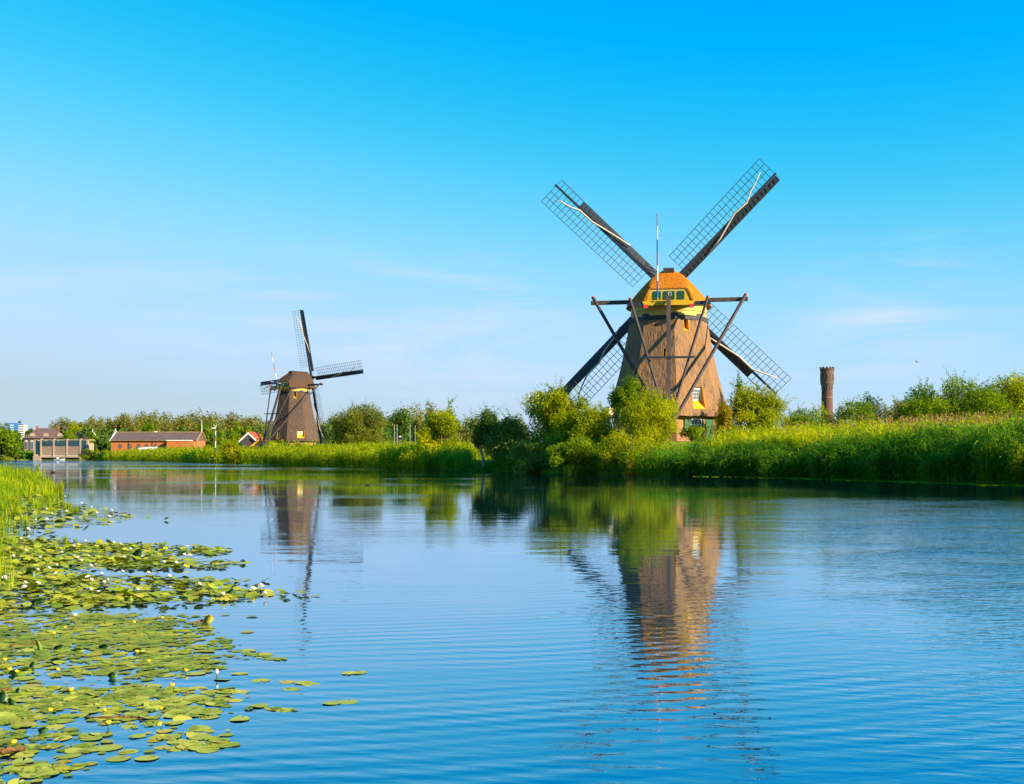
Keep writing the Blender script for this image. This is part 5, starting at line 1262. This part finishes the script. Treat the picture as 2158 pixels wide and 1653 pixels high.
for i_, i in enumerate(single):
    me = pad_meshes[rp.randrange(6)]
    o = bpy.data.objects.new("lily_pad", me); COL.objects.link(o)
    r = AR[i]; o.scale = (r, r, r)
    o.location = (AX[i], AD[i], 0.0004 + 0.0004 * (i_ % 9))
    tl = 0.22 if rp.random() < 0.14 else 0.03
    o.rotation_euler = (rp.uniform(-tl, tl), rp.uniform(-tl, tl), rp.uniform(0, 6.28))
    tag(o, "flat green lily pad floating among many near the left bank", "lily pad", "lily pads floating near the camera")
# the rest as one sheet of pads
nr = len(rest); kk = 9; ang = np.linspace(0.25, 2 * math.pi - 0.25, kk)
x, D, r = AX[rest], AD[rest], AR[rest]; rot = rng.random(nr) * 6.28
tilt = np.where((D > 9.8), 1.0, 0.15) * np.abs(rng.normal(size=nr)) * 0.2; td = rng.random(nr) * 6.28
lx_ = np.concatenate([np.zeros(1), np.cos(ang)])[None] * r[:, None]; ly_ = np.concatenate([np.zeros(1), np.sin(ang)])[None] * r[:, None] * 0.88
wx = lx_ * np.cos(rot)[:, None] - ly_ * np.sin(rot)[:, None]; wy = lx_ * np.sin(rot)[:, None] + ly_ * np.cos(rot)[:, None]
wz = (wx * np.cos(td)[:, None] + wy * np.sin(td)[:, None]) * np.tan(tilt)[:, None]; wz = wz - wz.min(1, keepdims=True) + 0.002 + np.where(D > 9.8, 0.02, 0.004)[:, None] * rng.random(nr)[:, None]
V = np.stack([wx + x[:, None], wy + D[:, None], wz], -1).reshape(-1, 3); b0 = (np.arange(nr) * (kk + 1))[:, None]
T = np.concatenate([np.stack([b0[:, 0], b0[:, 0] + i, b0[:, 0] + i + 1], -1) for i in range(1, kk)])
tag(link_mesh("lily_pads", np_mesh("lily_pads", V, T), M["pad_green"]), "carpet of small lily pads spreading out from the left bank", "lily pads", kind="stuff")
# floating leaves along the foot of the right reeds
rr_ = np.random.default_rng(31); n_ = 1500
x, y, d, s_ = bank_points(rr_, n_, bank_s(2330), bank_s(1500), -2.2, -0.7)
w_ = rr_.random(n_) < np.interp(pxof(x, y), [1500, 1800, 1950, 2300], [0.12, 0.35, 1, 1]); x, y = x[w_], y[w_]
P = np.stack([x, y, np.full(len(x), 0.012)], -1)
V, Qd = leaf_quads(P, unit(np.array([0, 0, 1.0]) + rr_.normal(size=P.shape) * 0.05), rr_.normal(size=P.shape), np.full(len(x), 0.34), np.full(len(x), 0.24))
tag(link_mesh("floating_leaves", np_mesh("floating_leaves", V, Qd), M["reed_yellow"]), "strip of pale floating leaves along the foot of the right reeds", "floating leaves", kind="stuff")

# white water lilies ---------------------------------------------------------
def petal(ang, length, width, lift):
    c, s = math.cos(ang), math.sin(ang); P = []
    for t, w, z in ((0.12, 0.25, 0.0), (0.55, 1.0, 0.35), (1.0, 0.12, 1.0)):
        r_ = length * t
        for sg in (-1, 1): P.append((c * r_ * math.cos(lift) - s * sg * width * w / 2, s * r_ * math.cos(lift) + c * sg * width * w / 2, r_ * math.sin(lift) + 0.05 * z * length))
    return P, [(0, 1, 3, 2), (2, 3, 5, 4)]
def flower_meshes(n1, n2, l1, lift1, lift2):
    mb = MB()
    for i in range(n1): mb.add(*petal(2 * math.pi * i / n1, l1, l1 * 0.5, lift1))
    for i in range(n2): mb.add(*petal(2 * math.pi * (i + 0.5) / n2, l1 * 0.85, l1 * 0.42, lift2))
    me = bpy.data.meshes.new("petals"); me.from_pydata(mb.v, [], mb.f); me.update()
    return me
root = empty("white_water_lily", (0, 0, 0))
pe = flower_meshes(9, 8, 1.0, R(22), R(55)); pe.materials.append(M["petal_white"]); link_mesh("petals", pe, None, root)
MB().rings([circle(0.22, 0.1, 10), circle(0.3, 0.32, 10), circle(0.1, 0.4, 10)]).build("stamens", M["petal_yellow"], root)
LIL = [(28, 1178), (54, 1165), (85, 1181), (120, 1197), (80, 1207), (103, 1204), (118, 1216), (191, 1201), (187, 1178), (171, 1188), (164, 1182), (214, 1217), (192, 1231), (186, 1225), (220, 1235), (227, 1230), (192, 1251), (207, 1256), (291, 1251), (54, 1236), (53, 1245), (80, 1237), (10, 1225), (275, 1163), (313, 1214), (258, 1212), (157, 1309), (181, 1145), (156, 1157), (240, 1148), (255, 1152), (347, 1191), (395, 1157), (400, 1176), (358, 1223), (420, 1240), (470, 1262), (535, 1250), (551, 1243), (560, 1259), (98, 1076), (140, 1081), (99, 1098), (205, 1085), (230, 1093), (236, 1079), (137, 1048), (172, 1063), (193, 1072), (110, 1086), (60, 1120), (75, 1100), (45, 1140), (130, 1170), (262, 1180), (372, 1192), (390, 1176), (32, 1010)]
seen_first = True
rl = random.Random(12)
for px, py in LIL:
    D = DW(py + 2); o = root if seen_first else copy_tree(root); seen_first = False
    s_ = rl.uniform(0.032, 0.046) * (1.0 if py > 1130 else 1.5)
    o.location = (X(px, D), D, 0.035); o.scale = (s_, s_, s_ * 1.15); o.rotation_euler = (rl.uniform(-0.15, 0.35), rl.uniform(-0.2, 0.2), rl.uniform(0, 6))
    tag(o, "small white water lily in flower among the lily pads", "flower", "white water lilies")
# yellow pond lilies on short stalks
root = empty("yellow_pond_lily", (0, 0, 0))
MB().rings([circle(0.25, -0.5, 8), circle(0.85, -0.1, 8), circle(1.0, 0.35, 8), circle(0.55, 0.75, 8), circle(0.5, 0.5, 8)]).build("petals", M["petal_yellow"], root, True)
MB().tube([(0, 0, -0.4), (0.15, 0, -1.6), (0.1, 0, -3.2)], 0.16, 6).build("stalk", M["leaf_upright"], root)
first = True
for px, py, lift in [(137, 1340, .10), (113, 1350, .08), (313, 1401, .02), (363, 1455, .028), (228, 1532, .012), (20, 1418, .015), (35, 1422, .012), (122, 1417, .008), (220, 1505, .012), (283, 1316, .012), (288, 1379, .01), (392, 1419, .008), (342, 1307, .012), (10, 1398, .02), (29, 1576, .02), (150, 1461, .012), (106, 1505, .012), (335, 1536, .012), (340, 1500, .008)]:
    D = DW(py + lift * 150); o = root if first else copy_tree(root); first = False
    s_ = rl.uniform(0.012, 0.017); o.location = (X(px, D), D, lift + 0.012); o.scale = (s_, s_, s_); o.rotation_euler = (rl.uniform(-.3, .3), rl.uniform(-.3, .3), rl.uniform(0, 6))
    tag(o, "small yellow pond lily flower on its stalk above the pads", "flower", "yellow pond lilies")
# leaves standing up out of the water
def up_leaf(px, py, hpx, wpx, lean, mat, label, fold=0.25, tip=0.0):
    D = DW(py); h = hpx / F * D; w = wpx / F * D
    root = empty("upright_lily_leaf", (X(px, D), D, 0)); tag(root, label, "leaf", "lily leaves standing out of the water")
    rings = []
    for t, ww in ((0, 0.45), (0.25, 0.9), (0.55, 1.0), (0.8, 0.72), (1.0, 0.2)):
        y_ = 0.25 * h * math.sin(t * 2); cx = lean * w * t + tip * w * t * t
        rings.append([(cx - w / 2 * ww, y_, h * t), (cx, y_ + fold * w * ww, h * t * 1.0), (cx + w / 2 * ww, y_, h * t * 0.97), (cx, y_ + fold * w * ww + 0.004, h * t)])
    MB().rings(rings).build("blade", M[mat], root, True)
    MB().tube([(0, 0.01, -0.1), (0, 0.01, h * 0.1)], 0.006, 6).build("stalk", M["leaf_upright"], root)
    return root
noisy("leaf_deep", (0.010, 0.05, 0.006), (0.03, 0.085, 0.008), 12, 0.4, 0.4)
noisy("leaf_lime", (0.11, 0.19, 0.006), (0.17, 0.24, 0.01), 12, 0.4, 0.4)
noisy("leaf_ochre", (0.22, 0.20, 0.008), (0.30, 0.25, 0.012), 12, 0.5, 0.3)
for a in [(290, 1181, 24, 26, 0.1, "leaf_deep", "large dark triangular lily leaf standing among the pads"),
          (482, 1258, 18, 14, 0.5, "leaf_deep", "dark pointed lily leaf tilted at the end of the long pad tongue"),
          (437, 1316, 20, 20, 0.2, "leaf_ochre", "yellow rounded leaf standing on a floating brown root"),
          (72, 1276, 15, 30, 0.4, "leaf_deep", "dark folded lily leaf left of the lone pale leaf"),
          (270, 1272, 14, 18, 0.1, "leaf_lime", "pale green pointed leaf below the white flowers"),
          (62, 1220, 18, 26, 0.0, "leaf_deep", "rounded dark green leaf raised amid the white flowers"),
          (85, 1373, 26, 10, -1.2, "leaf_lime", "long bent strap leaf beside the two yellow flowers"),
          (122, 1372, 13, 26, 0.2, "leaf_upright", "broad green leaf under the tall yellow flowers"),
          (3, 1485, 28, 24, 0.0, "leaf_deep", "big dark round leaf at the left edge"),
          (28, 1488, 16, 16, -0.6, "leaf_upright", "curled green leaf right of the big dark round leaf"),
          (37, 1464, 14, 12, 0.0, "leaf_deep", "small dark oval leaf standing alone by open water"),
          (66, 1410, 15, 14, 0.2, "leaf_deep", "small pointed leaf rising behind the big lime leaf"),
          (36, 1424, 16, 52, 0.3, "leaf_lime", "big lime green leaf arched over the pads at left"),
          (237, 1430, 13, 22, 0.0, "leaf_upright", "cup shaped green leaf at the edge of open water"),
          (220, 1370, 12, 28, 0.0, "leaf_deep", "low dark leaf hump amid the near pads"),
          (292, 1375, 10, 28, 0.0, "leaf_lime", "low lime leaf with an orange spot below it"),
          (165, 1375, 9, 28, 0.0, "leaf_lime", "low rolled lime leaf between the tall flowers and the dark hump"),
          (88, 1545, 12, 22, 0.2, "leaf_upright", "green leaf folded up among the lower pads"),
          (118, 1395, 8, 26, 0.0, "leaf_deep", "flat dark leaf edge right of the small pointed leaf")]:
    up_leaf(*a)
# drifting roots and sticks
def root_stick(pts, rad, label):
    P = [(X(px, DW(py)), DW(py), z) for px, py, z in pts]; c = Vector(P[0])
    rg_ = random.Random(len(label)); Q_ = []; Rd = []
    for a, b_ in zip(P[:-1], P[1:]):
        for t in np.linspace(0, 1, 6)[:-1]:
            q = Vector(a).lerp(Vector(b_), t) - c; Q_.append(q + Vector((0, rg_.uniform(-.006, .006), rg_.uniform(-.004, .004)))); Rd.append(rad * rg_.uniform(0.4, 0.75))
    Q_.append(Vector(P[-1]) - c); Rd.append(rad * 0.5)
    tag(MB().tube(Q_, Rd, 8).build("driftwood", M["root_brown"], None, True, tuple(c)), label, "driftwood", "brown roots drifting among the pads")
root_stick([(180, 1514, .006), (225, 1516, .008), (268, 1513, .006), (300, 1516, .0)], 0.011, "knobbly brown root drifting among the near pads")
root_stick([(-10, 1592, .012), (20, 1590, .02), (50, 1583, .012)], 0.022, "thick orange brown root at the lower left edge")
root_stick([(408, 1318, .01), (425, 1313, .02), (436, 1311, .012)], 0.022, "short brown root carrying the yellow rounded leaf")
root_stick([(20, 1362, .006), (55, 1361, .01), (90, 1360, .006)], 0.010, "straw coloured stalk floating left of the strap leaf")
root_stick([(-5, 1458, .012), (25, 1457, .01)], 0.016, "dark stub of root above the big dark round leaf")
root_stick([(262, 1405, .004), (300, 1403, .006)], 0.007, "thin pale stick floating near the middle pads")
for px, py in [(455, 1426)]:
    D = DW(1432); rt = empty("lily_bud", (X(457, D), D, 0.0)); tag(rt, "tiny closed bud standing alone in open water", "bud")
    MB().tube([(0, 0, -0.03), (0, 0, 0.035)], 0.004, 6).build("stalk", M["leaf_upright"], rt)
    MB().rings([circle(0.004, 0.03, 8), circle(0.012, 0.042, 8), circle(0.009, 0.056, 8), circle(0.002, 0.064, 8)]).build("bud", M["petal_white"], rt, True)
